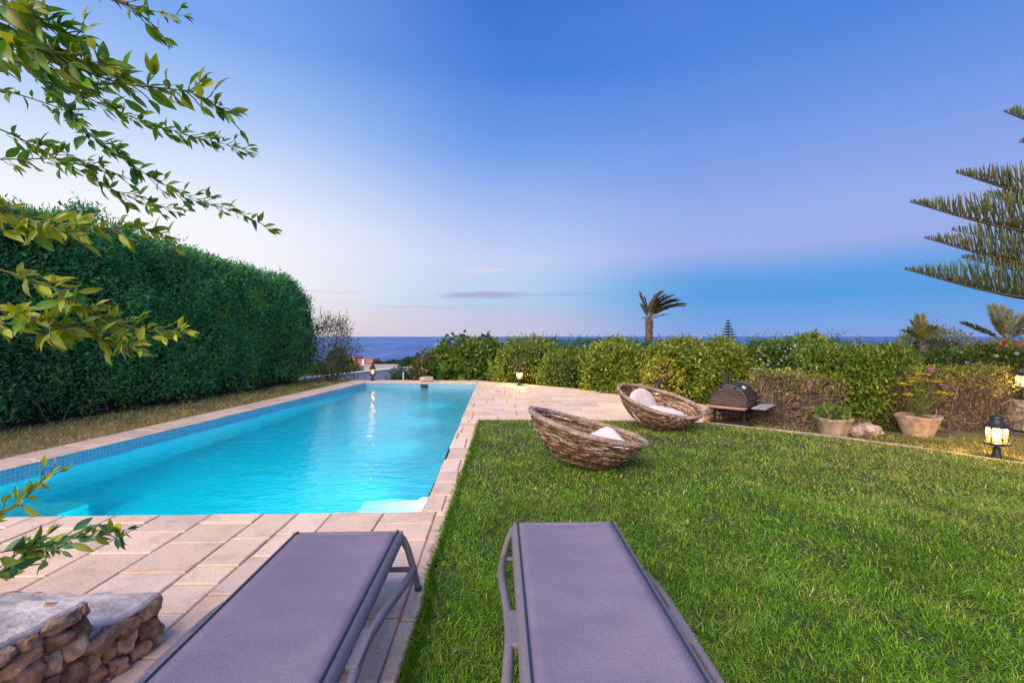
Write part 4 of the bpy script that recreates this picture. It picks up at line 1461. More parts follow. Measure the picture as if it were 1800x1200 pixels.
so = empty('norfolk_pine', (pz.x, 45, -2.6), 'small distant norfolk pine poking above the yellow-green hedge', 'pine tree')
mb = MB(); top = P3(1280, 561, 45).z + 2.6; mb.tube([(0, 0, 0), (0, 0, top)], [.14, .02], 7, (0.12, 0.10, 0.08)); mb.build('trunk', M_BARK, so)
cl = Cloud(); mb = MB()
for i in range(9):
    z = top - .1 - i * .27; L = .12 + i * .115
    for k in range(7):
        a = k * 2 * math.pi / 7 + i
        q = np.linspace(0, 1, 5)
        mb.tube([(L * t * math.cos(a), L * t * math.sin(a), z - .1 * math.sin(t * 3.1) + .05 * t) for t in q], [.05, .07, .07, .05, .02], 4, (0.05, 0.075, 0.06))
cl.mb(mb); cl.build('crown', M_LEAF, so)

# ------------------------------------------------------------------ lanterns
M_BULB = emat('lamp_bulb', (1.0, 0.72, 0.38), 5)
m_pane, t_, b_ = mat('lantern_glass')
t_.nodes.remove(b_)
tl = t_.nodes.new('ShaderNodeBsdfTranslucent'); tl.inputs[0].default_value = (1.0, 0.66, 0.30, 1)
tp_ = t_.nodes.new('ShaderNodeBsdfTransparent'); tp_.inputs[0].default_value = (1.0, 0.86, 0.62, 1)
mx_ = t_.nodes.new('ShaderNodeMixShader'); mx_.inputs[0].default_value = 0.05
t_.links.new(tp_.outputs[0], mx_.inputs[1]); t_.links.new(tl.outputs[0], mx_.inputs[2])
t_.links.new(mx_.outputs[0], t_.nodes['Material Output'].inputs[0])


def lantern(loc, label, watts=14, s=1.0, rz=0.3):
    o = empty('lantern', loc, label, 'lantern', 'lit garden lanterns', rz)
    o.scale = (s, s, s)
    mb = MB(); mb.lathe([(.085, 0), (.088, .008), (.075, .018), (.05, .026)], 20); mb.build('base', M_STEEL, o, True)
    mb = MB(); mb.lathe([(.050, .020), (.046, .05), (.036, .12), (.034, .135), (.042, .140), (.042, .152), (.026, .160), (.022, .185), (.035, .200)], 12); mb.build('post', M_STEEL, o, True)
    mb = MB(); mb.lathe([(.02, .200), (.105, .205), (.118, .212), (.118, .222), (.104, .226)], 24)
    mb.tube([(.128 * math.cos(a), .128 * math.sin(a), .203) for a in np.linspace(0, 6.283, 25)[:-1]], .005, 5, closed=True)
    for k in range(6):
        a = k * math.pi / 3
        mb.tube([(.03 * math.cos(a), .03 * math.sin(a), .188), (.09 * math.cos(a), .09 * math.sin(a), .186), (.13 * math.cos(a), .13 * math.sin(a), .203)], .004, 5)
    mb.build('tray', M_STEEL, o, True)
    rg, z0, z1 = .098, .226, .415
    mb = MB()
    hexp = [Vector((rg * math.cos(k * math.pi / 3), rg * math.sin(k * math.pi / 3), 0)) for k in range(6)]
    for k in range(6):
        a, b = hexp[k], hexp[(k + 1) % 6]
        mb.add([a * .96 + Vector((0, 0, z0)), b * .96 + Vector((0, 0, z0)), b * .96 + Vector((0, 0, z1)), a * .96 + Vector((0, 0, z1))], [(0, 1, 2, 3)])
    mb.build('glass', m_pane, o)
    mb = MB()
    for k in range(6):
        a, b = hexp[k] * 1.0, hexp[(k + 1) % 6] * 1.0
        mb.tube([a + Vector((0, 0, z0)), a + Vector((0, 0, z1))], .0065, 6)
        m = (a + b) / 2
        for zz in (z0 + .004, z1 - .004): mb.tube([a + Vector((0, 0, zz)), b + Vector((0, 0, zz))], .005, 5)
        zc = z0 + (z1 - z0) * .52
        mb.tube([a + Vector((0, 0, z0 + .03)), m + Vector((0, 0, zc)), b + Vector((0, 0, z0 + .03))], .0055, 4)
        mb.tube([a + Vector((0, 0, z1 - .01)), m + Vector((0, 0, zc + .02)), b + Vector((0, 0, z1 - .01))], .0055, 4)
    mb.build('cage', M_STEEL, o, True)
    mb = MB(); mb.lathe([(.10, .412), (.128, .414), (.130, .422), (.100, .446), (.070, .474), (.054, .500), (.052, .512)], 24); mb.build('roof', M_STEEL, o, True)
    mb = MB(); mb.lathe([(.058, .512), (.062, .520), (.055, .542), (.035, .560), (.010, .568), (.008, .585)], 20)
    mb.tube([(.020 * math.cos(a), 0, .598 + .020 * math.sin(a)) for a in np.linspace(0, 6.283, 17)[:-1]], .004, 5, closed=True)
    mb.build('cap', M_STEEL, o, True)
    mb = MB(); mb.lathe([(.006, .24), (.018, .25), (.032, .29), (.030, .325), (.012, .35)], 14); mb.build('bulb', M_BULB, o, True)
    l = bpy.data.lights.new('lantern_flame', 'POINT'); l.energy = watts; l.color = (1.0, 0.62, 0.24); l.shadow_soft_size = .045
    lo = bpy.data.objects.new('lantern_flame', l); COL.objects.link(lo); lo.parent = o; lo.location = (0, 0, .37)
    return o


LW = 1.7
lantern(G(655, 668.5), 'small lit iron lantern on the far left pool corner before the sea', 1.3 * LW, 1.0)
lantern(G(913, 677), 'small lit iron lantern on the terrace edge before pointed-leaf shrubs', 18 * LW, 1.0, 0.1)
lantern(Vector((3.10, 9.70, 0)), 'dark lantern mostly hidden behind the far basket, only its cap showing', 14 * LW, 1.0)
lantern(G(1752, 808, -.14), 'large glowing iron lantern standing on the grass at right', 42 * LW, 1.09, 0.25)
pillar = MB()
random.seed(5)
for k in range(4): pillar.bbox((9.05 + random.uniform(-.01, .01), 8.05, -.10 + .135 * k + .06), (.26, .26, .13), .014, (0.42, 0.36, 0.30))
tag(pillar.build('stone_pillar', M_ROCK), 'short stone pillar carrying the lantern at the right edge', 'pillar')
lantern(Vector((9.05, 8.05, .445)), 'glowing lantern cut by the right edge beside the dry hedge', 30 * LW, 1.0)

# flush paving lights
m_plate = plain('steel_plate', (0.75, 0.75, 0.78), 0.25, 0.6)
for px, py, txt in ((875, 688, 'pale flush rectangular plate in the terrace paving, farther one'), (876, 722, 'pale flush rectangular plate in the terrace paving, nearer one')):
    q = G(px, py)
    mb = MB(); mb.bbox((q.x, q.y, .004), (.20, .15, .012), .004)
    tag(mb.build('paving_plate', m_plate), txt, 'plate', 'plates set in the terrace')

# stone block with a small pink flower on the far coping
q = G(748, 671)
mb = MB(); mb.lump((q.x + .02, q.y + .06, .09), (.50, .26, .20), 4, .16, 3, (0.50, 0.37, 0.30))
tag(mb.build('stone_block', M_ROCK, smooth=True), 'rough pinkish stone block resting on the far pool coping', 'stone')
pk = empty('pink_flower', (q.x - .18, q.y + .45, 0), 'small plant with pink blossom behind the stone block', 'flower')
mb = MB(); mb.tube([(0, 0, 0), (.02, 0, .25), (-.02, 0, .42)], .008, 5, (0.10, 0.15, 0.05)); mb.tube([(0, 0, 0), (.10, 0, .2), (.14, 0, .34)], .007, 5, (0.10, 0.15, 0.05)); mb.build('stem', M_BARK, pk)
flowers(pk, (0, 0, 0), np.array([(-.02, 0, .43), (.13, 0, .35), (.05, 0, .38)]), .12, [(0.65, 0.25, 0.35)], rng)
cl = Cloud(); a_ = rng.uniform(0, 6.28, 16); cl.add(scat(LEAF, np.stack([0 * a_, 0 * a_, np.linspace(.05, .3, 16)], 1), np.stack([np.cos(a_), np.sin(a_), .6 + 0 * a_], 1), rng.normal(0, 1, (16, 3)), .14, .05, np.tile((0.06, 0.14, 0.03), (16, 1)))); cl.build('leaf', M_LEAF, pk)

# ------------------------------------------------------------------ woven baskets
WK = [(0.19, 0.10, 0.055), (0.29, 0.17, 0.10), (0.12, 0.06, 0.035), (0.36, 0.24, 0.16), (0.06, 0.034, 0.022)]


def basket(label, x, y, yaw, tilt, roll, seed, a=.70, b=.52, hh=.41):
    r = random.Random(seed)
    M = Matrix.Rotation(R(yaw), 4, 'Z') @ Matrix.Rotation(R(roll), 4, 'X') @ Matrix.Rotation(R(tilt), 4, 'Y')

    def pt(t, ph, dr=0.0):
        k = .26 + .74 * t ** .62
        z = hh * t ** 1.25
        # higher cradling back (-x end)
        z += .05 * t * t * max(0, -math.cos(ph)) ** 1.5
        return Vector(((a * k + dr) * math.cos(ph), (b * k + dr) * math.sin(ph), z))
    zmin = min((M @ pt(t, p)).z for t in np.linspace(0, 1, 12) for p in np.linspace(0, 6.28, 40)) - .012
    M = Matrix.Translation((0, 0, -zmin)) @ M
    o = empty('basket_lounger', (x, y, 0.0), label, 'basket chair', 'wicker basket loungers')
    NS = 34
    mb = MB()
    for s in range(NS):
        ph = 2 * math.pi * s / NS
        tw = r.uniform(-.05, .05)
        mb.tube([M @ pt(t, ph + tw * t + .12 * t) for t in np.linspace(0.0, .99, 10)], .0085, 5, r.choice(WK))
    mb.build('stake', M_WICKER, o, True)
    mb = MB()
    nl = 18
    for l in range(nl):
        t0 = .02 + .95 * l / nl
        for u in range(2):
            seg = 120
            off = r.uniform(0, 6.28)
            c = r.choice(WK)
            t1 = t0 + u * .022
            slope = r.uniform(-.035, .035)
            pts = []
            for k in range(seg):
                ph = 2 * math.pi * k / seg
                wv = .014 * math.cos(NS / 2 * ph + (l % 2) * math.pi + u * 1.2)
                tt = min(.985, max(.005, t1 + .016 * math.sin(3 * ph + off) + slope * math.sin(ph + off) + .010 * math.sin(7 * ph + off * 2)))
                pts.append(M @ pt(tt, ph, wv + r.uniform(-.002, .002)))
            mb.tube(pts, [.0095 * (1 + .3 * math.sin(k * .31 + off)) for k in range(seg)], 5, c, closed=True)
    # floor of the basket
    for k in range(9):
        s = .05 + .022 * k
        mb.tube([M @ Vector((a * s * 1.2 * math.cos(p), b * s * 1.2 * math.sin(p), .006 * math.cos(9 * p + k * 3))) for p in np.linspace(0, 6.283, 33)[:-1]], .011, 5, r.choice(WK), closed=True)
    mb.build('woven_bowl', M_WICKER, o, True)
    mb = MB()
    for k in range(6):
        off = k * 1.05; pts = []
        for j in range(140):
            ph = 2 * math.pi * j / 140
            p = pt(1.0, ph); q = 9 * ph + off
            nrmv = Vector((math.cos(ph), math.sin(ph), 0))
            p = p + nrmv * (.018 * math.cos(q) + r.uniform(-.006, .006)) + Vector((0, 0, .018 * math.sin(q) + .004))
            pts.append(M @ p)
        mb.tube(pts, .0145, 6, r.choice([(0.34, 0.25, 0.20), (0.40, 0.30, 0.25), (0.28, 0.19, 0.15)]), closed=True)
    # loose ends of cane at the high end
    for k in range(7):
        ph = math.pi + r.uniform(-.35, .35); p = pt(1.0, ph)
        mb.tube([M @ p, M @ (p + Vector((-.02, r.uniform(-.04, .04), r.uniform(.03, .06))))], .010, 5, WK[1])
    mb.build('rim', M_WICKER, o, True)
    return o, M


def cushion(label, x, y, M, c, size, rot, seed, rounded=2.6, name='cushion'):
    """soft pillow: superellipsoid, seam round the edge"""
    bm = bmesh.new(); bmesh.ops.create_uvsphere(bm, u_segments=40, v_segments=20, radius=1)
    vs = []
    e = rounded
    for v in bm.verts:
        p = v.co
        th, fz = math.atan2(p.y, p.x), math.asin(max(-1, min(1, p.z)))
        ce = abs(math.cos(fz)) ** .55
        k = (abs(math.cos(th)) ** e + abs(math.sin(th)) ** e) ** (-1 / e)
        q = Vector((ce * k * math.cos(th), ce * k * math.sin(th), math.copysign(abs(math.sin(fz)) ** 1.0, p.z)))
        q = Vector((q.x * size[0] / 2, q.y * size[1] / 2, q.z * size[2] / 2))
        q += Vector((0, 0, .012 * noise.noise(q * 7 + Vector((seed, 0, 0)))))
        vs.append(q)
    bm.verts.index_update()
    fs = [tuple(v.index for v in f.verts) for f in bm.faces]; bm.free()
    MM = M @ Matrix.Translation(c) @ rot
    o = empty(name, (x, y, 0), label, 'cushion')
    mb = MB(); mb.add([MM @ v for v in vs], fs); mb.build('cover', M_CUSHION, o, True)
    mb = MB(); pts = []
    for k in range(60):
        th = 2 * math.pi * k / 60; kk = (abs(math.cos(th)) ** e + abs(math.sin(th)) ** e) ** (-1 / e)
        pts.append(MM @ Vector((kk * math.cos(th) * size[0] / 2 * 1.005, kk * math.sin(th) * size[1] / 2 * 1.005, 0)))
    mb.tube(pts, .006, 5, (0.85, 0.82, 0.8), closed=True); mb.build('seam', M_CUSHION, o, True)
    return o


def rxyz(x, y, z): return Matrix.Rotation(R(z), 4, 'Z') @ Matrix.Rotation(R(y), 4, 'Y') @ Matrix.Rotation(R(x), 4, 'X')


B1 = (0.80, 5.42)
ob, M1 = basket('nearer wicker basket lounger tipped right, white cushion corner showing', *B1, -3, 13, 0, 21)
cushion('white cushion with pointed corner up in the nearer basket', *B1, M1, (.30, .06, .27), (.44, .44, .11), Matrix.Rotation(R(38), 4, 'X') @ Matrix.Rotation(R(45), 4, 'Z'), 1, 5.0)
B2 = (2.40, 7.72)
ob, M2 = basket('farther wicker basket lounger by the terrace holding two cushions', *B2, -20, 14, 12, 22)
cushion('round white back cushion leaning inside the farther basket', *B2, M2, (-.22, .08, .23), (.60, .86, .11), rxyz(0, 48, -22), 2, 2.3)
cushion('flat white seat cushion lying in the farther basket', *B2, M2, (.14, .02, .20), (.70, .58, .13), rxyz(0, -3, 0), 3, 2.6)

# ------------------------------------------------------------------ barbecue
bq = empty('barbecue', (4.10, 8.62, -.26), 'black barrel barbecue smoker with chimney and wooden side shelves', 'barbecue', rz=R(-42))
HB_, RR, LB = .50, .335, .80


def dprof(r, n=20, low=.0):
    return [(r * math.cos(math.pi * k / n), r * 1.16 * math.sin(math.pi * k / n)) for k in range(n + 1)]


mb = MB()
pf = dprof(RR); n = len(pf)
vs = [(p[0], 0, HB_ + p[1]) for p in pf] + [(p[0], LB, HB_ + p[1]) for p in pf]
mb.add(vs, [(k, k + 1, n + k + 1, n + k) for k in range(n - 1)] + [tuple(reversed(range(n))), tuple(range(n, 2 * n))])
for y in (-.012, LB): mb.tube([(p[0] * 1.0, y, HB_ + p[1] * 1.0) for p in pf], .018, 8)
M_LID = plain('lid_enamel', (0.030, 0.033, 0.042), 0.30, 0.0, nscale=10, namp=0.3, bdist=0.0008, bscale=60)
mb.build('lid', M_LID, bq)
mb = MB()
for k in range(7):
    z = .012 + k * .052
    hw = RR * math.sqrt(max(0, 1 - ((z + .046) / (RR * 1.16)) ** 2)) * .985
    if hw > .05: mb.bbox((0, -.014, HB_ + z + .022), (2 * hw, .022, .044), .005, random.choice([(0.075, 0.05, 0.042), (0.06, 0.042, 0.038), (0.09, 0.06, 0.048)]))
mb.build('end_panel', M_WOOD, bq)
mb = MB(); pf2 = [(RR * .97 * math.cos(a), -.17 * abs(math.sin(a))) for a in np.linspace(0, math.pi, 16)]
n = len(pf2)
mb.add([(p[0], .01, HB_ + p[1] - .003) for p in pf2] + [(p[0], LB - .01, HB_ + p[1] - .003) for p in pf2], [(k + 1, k, n + k, n + k + 1) for k in range(n - 1)] + [tuple(range(n)), tuple(reversed(range(n, 2 * n))), (0, n - 1, 2 * n - 1, n)])
mb.build('firebox', M_STEEL, bq)
mb = MB(); mb.tube([(-.17, LB * .55, HB_ + .28), (-.17, LB * .55, HB_ + .56)], .045, 14); mb.lathe([(.050, .555), (.050, .575), (.02, .58)], 14, (-.17, LB * .55, HB_ - .0)); mb.build('chimney', M_STEEL, bq, True)
mb = MB(); mb.tube([(RR * .93, .2, HB_ + .14), (RR + .07, .2, HB_ + .15), (RR + .07, .6, HB_ + .15), (RR * .93, .6, HB_ + .14)], .012, 8); mb.build('handle', M_STEEL, bq, True)
mb = MB(); mb.tube([(.185, .30, HB_ + .325), (.20, .30, HB_ + .345)], .035, 14, (1, 1, 1)); mb.build('thermometer', plain('gauge', (0.8, 0.8, 0.8), 0.4), bq, True)
mb = MB()
for k in range(3): mb.bbox((-.03, -.20 + k * .075, HB_ - .02), (.74, .070, .022), .004, (0.42, 0.24, 0.17))
mb.build('end_shelf', M_WOOD, bq)
mb = MB()
for k in range(2): mb.bbox((RR + .11 + k * .125, LB / 2, HB_ - .015), (.115, LB * .9, .022), .004, (0.36, 0.33, 0.36))
mb.build('front_shelf', M_WOOD, bq)
mb = MB(); mb.tube([(RR * .8, .12, HB_ - .03), (RR + .3, .12, HB_ - .03)], .012, 6); mb.tube([(RR * .8, LB - .12, HB_ - .03), (RR + .3, LB - .12, HB_ - .03)], .012, 6); mb.build('shelf_bracket', M_STEEL, bq)
for sx_ in (-1, 1):
    for y in (.05, LB - .05):
        mb = MB(); mb.box((sx_ * .27, y, HB_ / 2 - .02), (.04, .04, HB_ - .04)); mb.build('leg', M_STEEL, bq)
mb = MB()
for k in range(5): mb.bbox((-.24 + k * .12, LB / 2, .14), (.10, LB - .05, .02), .003, (0.10, 0.075, 0.06))
mb.build('bottom_shelf', M_WOOD, bq)

# ------------------------------------------------------------------ rubble walls
RC = [(0.37, 0.22, 0.125), (0.29, 0.175, 0.105), (0.45, 0.29, 0.18), (0.21, 0.135, 0.09), (0.50, 0.35, 0.23), (0.33, 0.20, 0.125)]


def rubble_face(mb, p0, p1, z0, z1, out, size, r, depth=.07):
    """irregular stones set in a face between two ground points"""
    p0, p1 = np.array(p0), np.array(p1); L = np.linalg.norm(p1 - p0); e = (p1 - p0) / L; o = np.array(out)
    z = z0; row = 0
    ang = math.atan2(e[1], e[0])
    while z < z1 - .02:
        h = min(size * r.uniform(.6, 1.15), z1 - z)
        if z1 - z - h < .035: h = z1 - z
        u = -size * r.uniform(0, .5)
        while u < L:
            w = size * r.uniform(.7, 1.7)
            a, b = max(u, -.015), min(u + w, L + .015)
            if b - a > .03:
                c = p0 + e * (a + b) / 2 + o * r.uniform(-.016, .002)
                Mx = Matrix.Rotation(ang, 3, 'Z') @ Matrix.Rotation(r.uniform(-.28, .28), 3, 'Y') @ Matrix.Rotation(r.uniform(-.2, .2), 3, 'X')
                kk = r.uniform(.7, 1.2); cc = r.choice(RC)
                mb.lump((c[0], c[1], z + h / 2 + r.uniform(-.008, .008)), ((b - a) * 1.06, depth * 2 * r.uniform(.5, .8), h * 1.10), r.uniform(0, 99), .36, 3, tuple(x * kk for x in cc), Mx, 1.7)
            u += w
        z += h; row += 1


def cap_slab(poly, z0, z1, seed, m=10):
    """weathered render top: chipped, uneven edge"""
    pts = []
    n = len(poly)
    for i in range(n):
        a, b = np.array(poly[i]), np.array(poly[(i + 1) % n])
        L = np.linalg.norm(b - a); k = max(2, int(L / .035))
        nn = np.array((b[1] - a[1], a[0] - b[0])) / L
        for j in range(k):
            p = a + (b - a) * j / k
            p = p + nn * (.016 * noise.noise(Vector((p[0] * 14, p[1] * 14, seed))) + .012 * noise.noise(Vector((p[0] * 40, p[1] * 40, seed))))
            pts.append(p)
    c = np.mean(pts, 0); n = len(pts)
    rings = [(1.0, z0), (1.0, z1 - .014), (.985, z1 - .003), (.86, z1), (.6, z1 + .003), (.3, z1 + .002)]
    vs, fs = [], []
    for s, z in rings:
        for p in pts:
            q = c + (p - c) * s
            vs.append((q[0], q[1], z + .007 * noise.noise(Vector((q[0] * 9, q[1] * 9, seed + 4))) * (1 if z > z0 else 0)))
    for i in range(len(rings) - 1):
        for k in range(n):
            l = (k + 1) % n
            fs.append((i * n + k, i * n + l, (i + 1) * n + l, (i + 1) * n + k))
    vs.append((c[0], c[1], z1 + .002)); b = (len(rings) - 1) * n
    for k in range(n): fs.append((b + k, b + (k + 1) % n, len(vs) - 1))
    fs.append(tuple(reversed(range(n))))
    mb = MB(); mb.add(vs, fs); return mb


r_ = random.Random(17)
sw = empty('stone_wall', (-2.2, 1.6, 0), 'low stepped rubble stone wall with rough plastered top, bottom left corner', 'wall')
SO = Matrix.Translation((2.2, -1.6, 0))
A0, A1, A2 = (-1.80, 2.30), (-1.865, 1.975), (-2.13, 0.55)
BW = -3.3
mb = MB()
rubble_face(mb, A1, A0, 0, .235, (1, -.1), .075, r_)
rubble_face(mb, A2, A1, 0, .385, (1, -.15), .09, r_)
rubble_face(mb, (-2.9, 2.31), A0, 0, .235, (0, 1), .10, r_)
rubble_face(mb, (-2.9, 1.98), A1, .22, .385, (0, 1), .09, r_)
mb.build('rubble_stone', M_ROCK, sw, True, M=SO)
mb = MB()
mb.prism([(A1[0] - .004, A1[1]), (A0[0] - .004, A0[1] - .006), (BW, 2.295), (BW, A1[1])], 0, .235)
mb.prism([(A2[0] - .004, A2[1]), (A1[0] - .004, A1[1] - .006), (BW, A1[1] - .006), (BW, A2[1])], 0, .385)
mb.build('mortar_core', M_MORTAR, sw, M=SO)
cap_slab([(A1[0] + .01, A1[1] - .0), (A0[0] + .015, A0[1] + .01), (BW, 2.30), (BW, A1[1])], .225, .255, 3).build('plaster_cap', M_RENDER, sw, M=SO)
cap_slab([(A2[0] + .01, A2[1]), (A1[0] + .012, A1[1] + .012), (BW, A1[1] + .015), (BW, A2[1])], .375, .405, 7).build('plaster_cap', M_RENDER, sw, M=SO)

rw = empty('rubble_wall', (4.2, 9.15, -.3), 'low brown rubble retaining wall behind the barbecue at the terrace end', 'wall')
mb = MB(); rubble_face(mb, (3.62, 8.95), (4.95, 9.5), -.30, .05, (.4, -.9), .15, r_, .09); mb.build('rubble_stone', M_ROCK, rw, True, M=Matrix.Translation((-4.2, -9.15, .3)))
mb = MB(); mb.prism([(3.62, 8.98), (4.95, 9.53), (4.9, 9.75), (3.55, 9.2)], -.3, .035); mb.build('mortar_core', M_MORTAR, rw, M=Matrix.Translation((-4.2, -9.15, .3)))
for (px, py, w, h, sd, lab) in ((1512, 768, .26, .18, 1, 'smaller pale pinkish rock close to the left clay pot'), (1540, 768, .34, .22, 2, 'larger pale rock between the pots and dry hedge'), (1524, 756, .30, .22, 3, 'pale rock behind two others between the clay pots')):
    q = G(px, py, -.14)
    mb = MB(); mb.lump((q.x, q.y + .15, -.14 + h * .4), (w, w * .8, h), sd * 7, .4, 3, (0.34, 0.26, 0.24))
    tag(mb.build('rock', M_ROCK, smooth=True), lab, 'rock', 'pale rocks by the pots')

# ------------------------------------------------------------------ pots
def pot(label, px, py, rt, rb, h, rz):
    q = G(px, py, -.14); q.y += rb
    o = empty('clay_pot', q, label, 'plant pot', 'big clay pots', rz)
    mb = MB()
    mb.lathe([(rb * .9, 0), (rb, .01), (rb * 1.02, .03), (rt * .97, h - .05), (rt, h - .045), (rt * 1.02, h - .01), (rt * .99, h), (rt * .90, h - .004), (rt * .86, h - .06), (.02, h - .075)], 36)
    # slightly squared, hand-made outline
    mb.v = [(v[0] * (1 + .05 * math.cos(4 * math.atan2(v[1], v[0]))), v[1] * (1 + .05 * math.cos(4 * math.atan2(v[1], v[0]))), v[2] + .012 * math.sin(3 * math.atan2(v[1], v[0])) * v[2] / h) for v in mb.v]
    mb.build('pot_body', M_POT, o, True)
    mb = MB(); mb.lathe([(rt * .87, h - .055), (rt * .4, h - .035), (.01, h - .03)], 24); mb.build('soil', M_SOIL, o)
    return o, q


o, q1 = pot('empty-looking clay pot by the pale rocks and lawn kerb', 1478, 770, .285, .19, .32, .4)
shrub('potted_plant', 'low spreading green plant in the left clay pot', 'plant', (q1.x, q1.y, q1.z + .35), (.22, .2, .08), 40, 9, .05, .10, .03, MG, q1.z + .27, 301, core=0)
o, q2 = pot('wider clay pot with the yellow-flowered plant', 1633, 770, .305, .20, .35, 1.1)
fp = empty('fennel_plant', (q2.x, q2.y, q2.z + .30), 'feathery green plant with flat yellow flower heads in the clay pot', 'plant')
rf = np.random.default_rng(9)
st_, lf_ = MB(), Cloud()
heads = [(-.16, .62), (.10, .74), (.22, .72), (-.05, .66), (.42, .42), (.50, .40), (-.26, .40), (.02, .46), (-.10, .30), (.28, .62), (.38, .60), (-.3, .58)]
for (hx_, hz_) in heads:
    y_ = rf.normal(0, .1)
    k = np.linspace(0, 1, 6)
    pts = np.stack([hx_ * k ** 1.5, y_ * k, hz_ * k], 1) + rf.normal(0, .006, (6, 3)) * k[:, None]
    st_ = MB(); st_.tube(pts, [.007 * (1 - .5 * q) for q in k], 5, (0.20, 0.22, 0.07)); st_.build('stem', M_BARK, fp)
    mb = MB()
    for j in range(26):
        a = rf.uniform(0, 6.28); rr = .085 * math.sqrt(rf.uniform())
        c = Vector((hx_ + rr * math.cos(a), y_ + rr * math.sin(a), hz_ + .03 - rr * .25 + rf.uniform(-.006, .006)))
        mb.tube([(hx_, y_, hz_ - .03), tuple(c)], .0025, 3, (0.28, 0.28, 0.04))
        g = rf.uniform(.8, 1.2)
        mb.lump(c, (.030, .030, .016), j, .2, 1, (0.52 * g, 0.40 * g, 0.02))
    mb.build('flower_head', M_LEAF, fp)
    nf_ = 120
    kk = rf.uniform(.1, .85, nf_); P = np.stack([np.interp(kk, k, pts[:, i]) for i in range(3)], 1)
    lf_.add(scat(STRAND, P, rf.normal(0, 1, (nf_, 3)) + np.array((0, 0, .5)), rf.normal(0, 1, (nf_, 3)), rf.uniform(.05, .14, nf_), .005, np.array((0.10, 0.15, 0.04)) * rf.uniform(.7, 1.4, (nf_, 1))))
lf_.build('feathery_leaf', M_LEAF, fp)

# ------------------------------------------------------------------ sun loungers
m_sl, t_, b_ = mat('sling_mesh')
uvn = t_.nodes.new('ShaderNodeTexCoord')
sp_ = t_.nodes.new('ShaderNodeSeparateXYZ'); t_.links.new(uvn.outputs['Object'], sp_.inputs[0])
ux = (E(t_, sp_.outputs[0]) * 1500).m('SINE'); uy = (E(t_, sp_.outputs[1]) * 1500).m('SINE')
n1 = tex(t_, 'Noise', 620, vscale=(1, .3, 1), Detail=2); n2 = tex(t_, 'Noise', 620, vscale=(.3, 1, 1), Detail=2); n3 = tex(t_, 'Noise', 3.0, vscale=(1, 1.8, 1), Detail=7)
f_ = E(t_, n1.outputs[0]) * .5 + E(t_, n2.outputs[0]) * .5
c_ = ramp(t_, f_.o, [(0.36, (0.15, 0.13, 0.185, 1)), (0.5, (0.23, 0.20, 0.27, 1)), (0.64, (0.32, 0.28, 0.36, 1))])
c_ = mult(t_, c_, ramp(t_, n3.outputs[0], [(.28, (.88, .88, .90, 1)), (.45, (.98, .98, .98, 1)), (.75, (1.12, 1.09, 1.05, 1))]))
t_.links.new(c_, b_.inputs['Base Color'])
b_.inputs['Roughness'].default_value = .75; b_.inputs['Specular IOR Level'].default_value = .25
bump(t_, b_, (ux * uy) * .3 + f_, .0012)


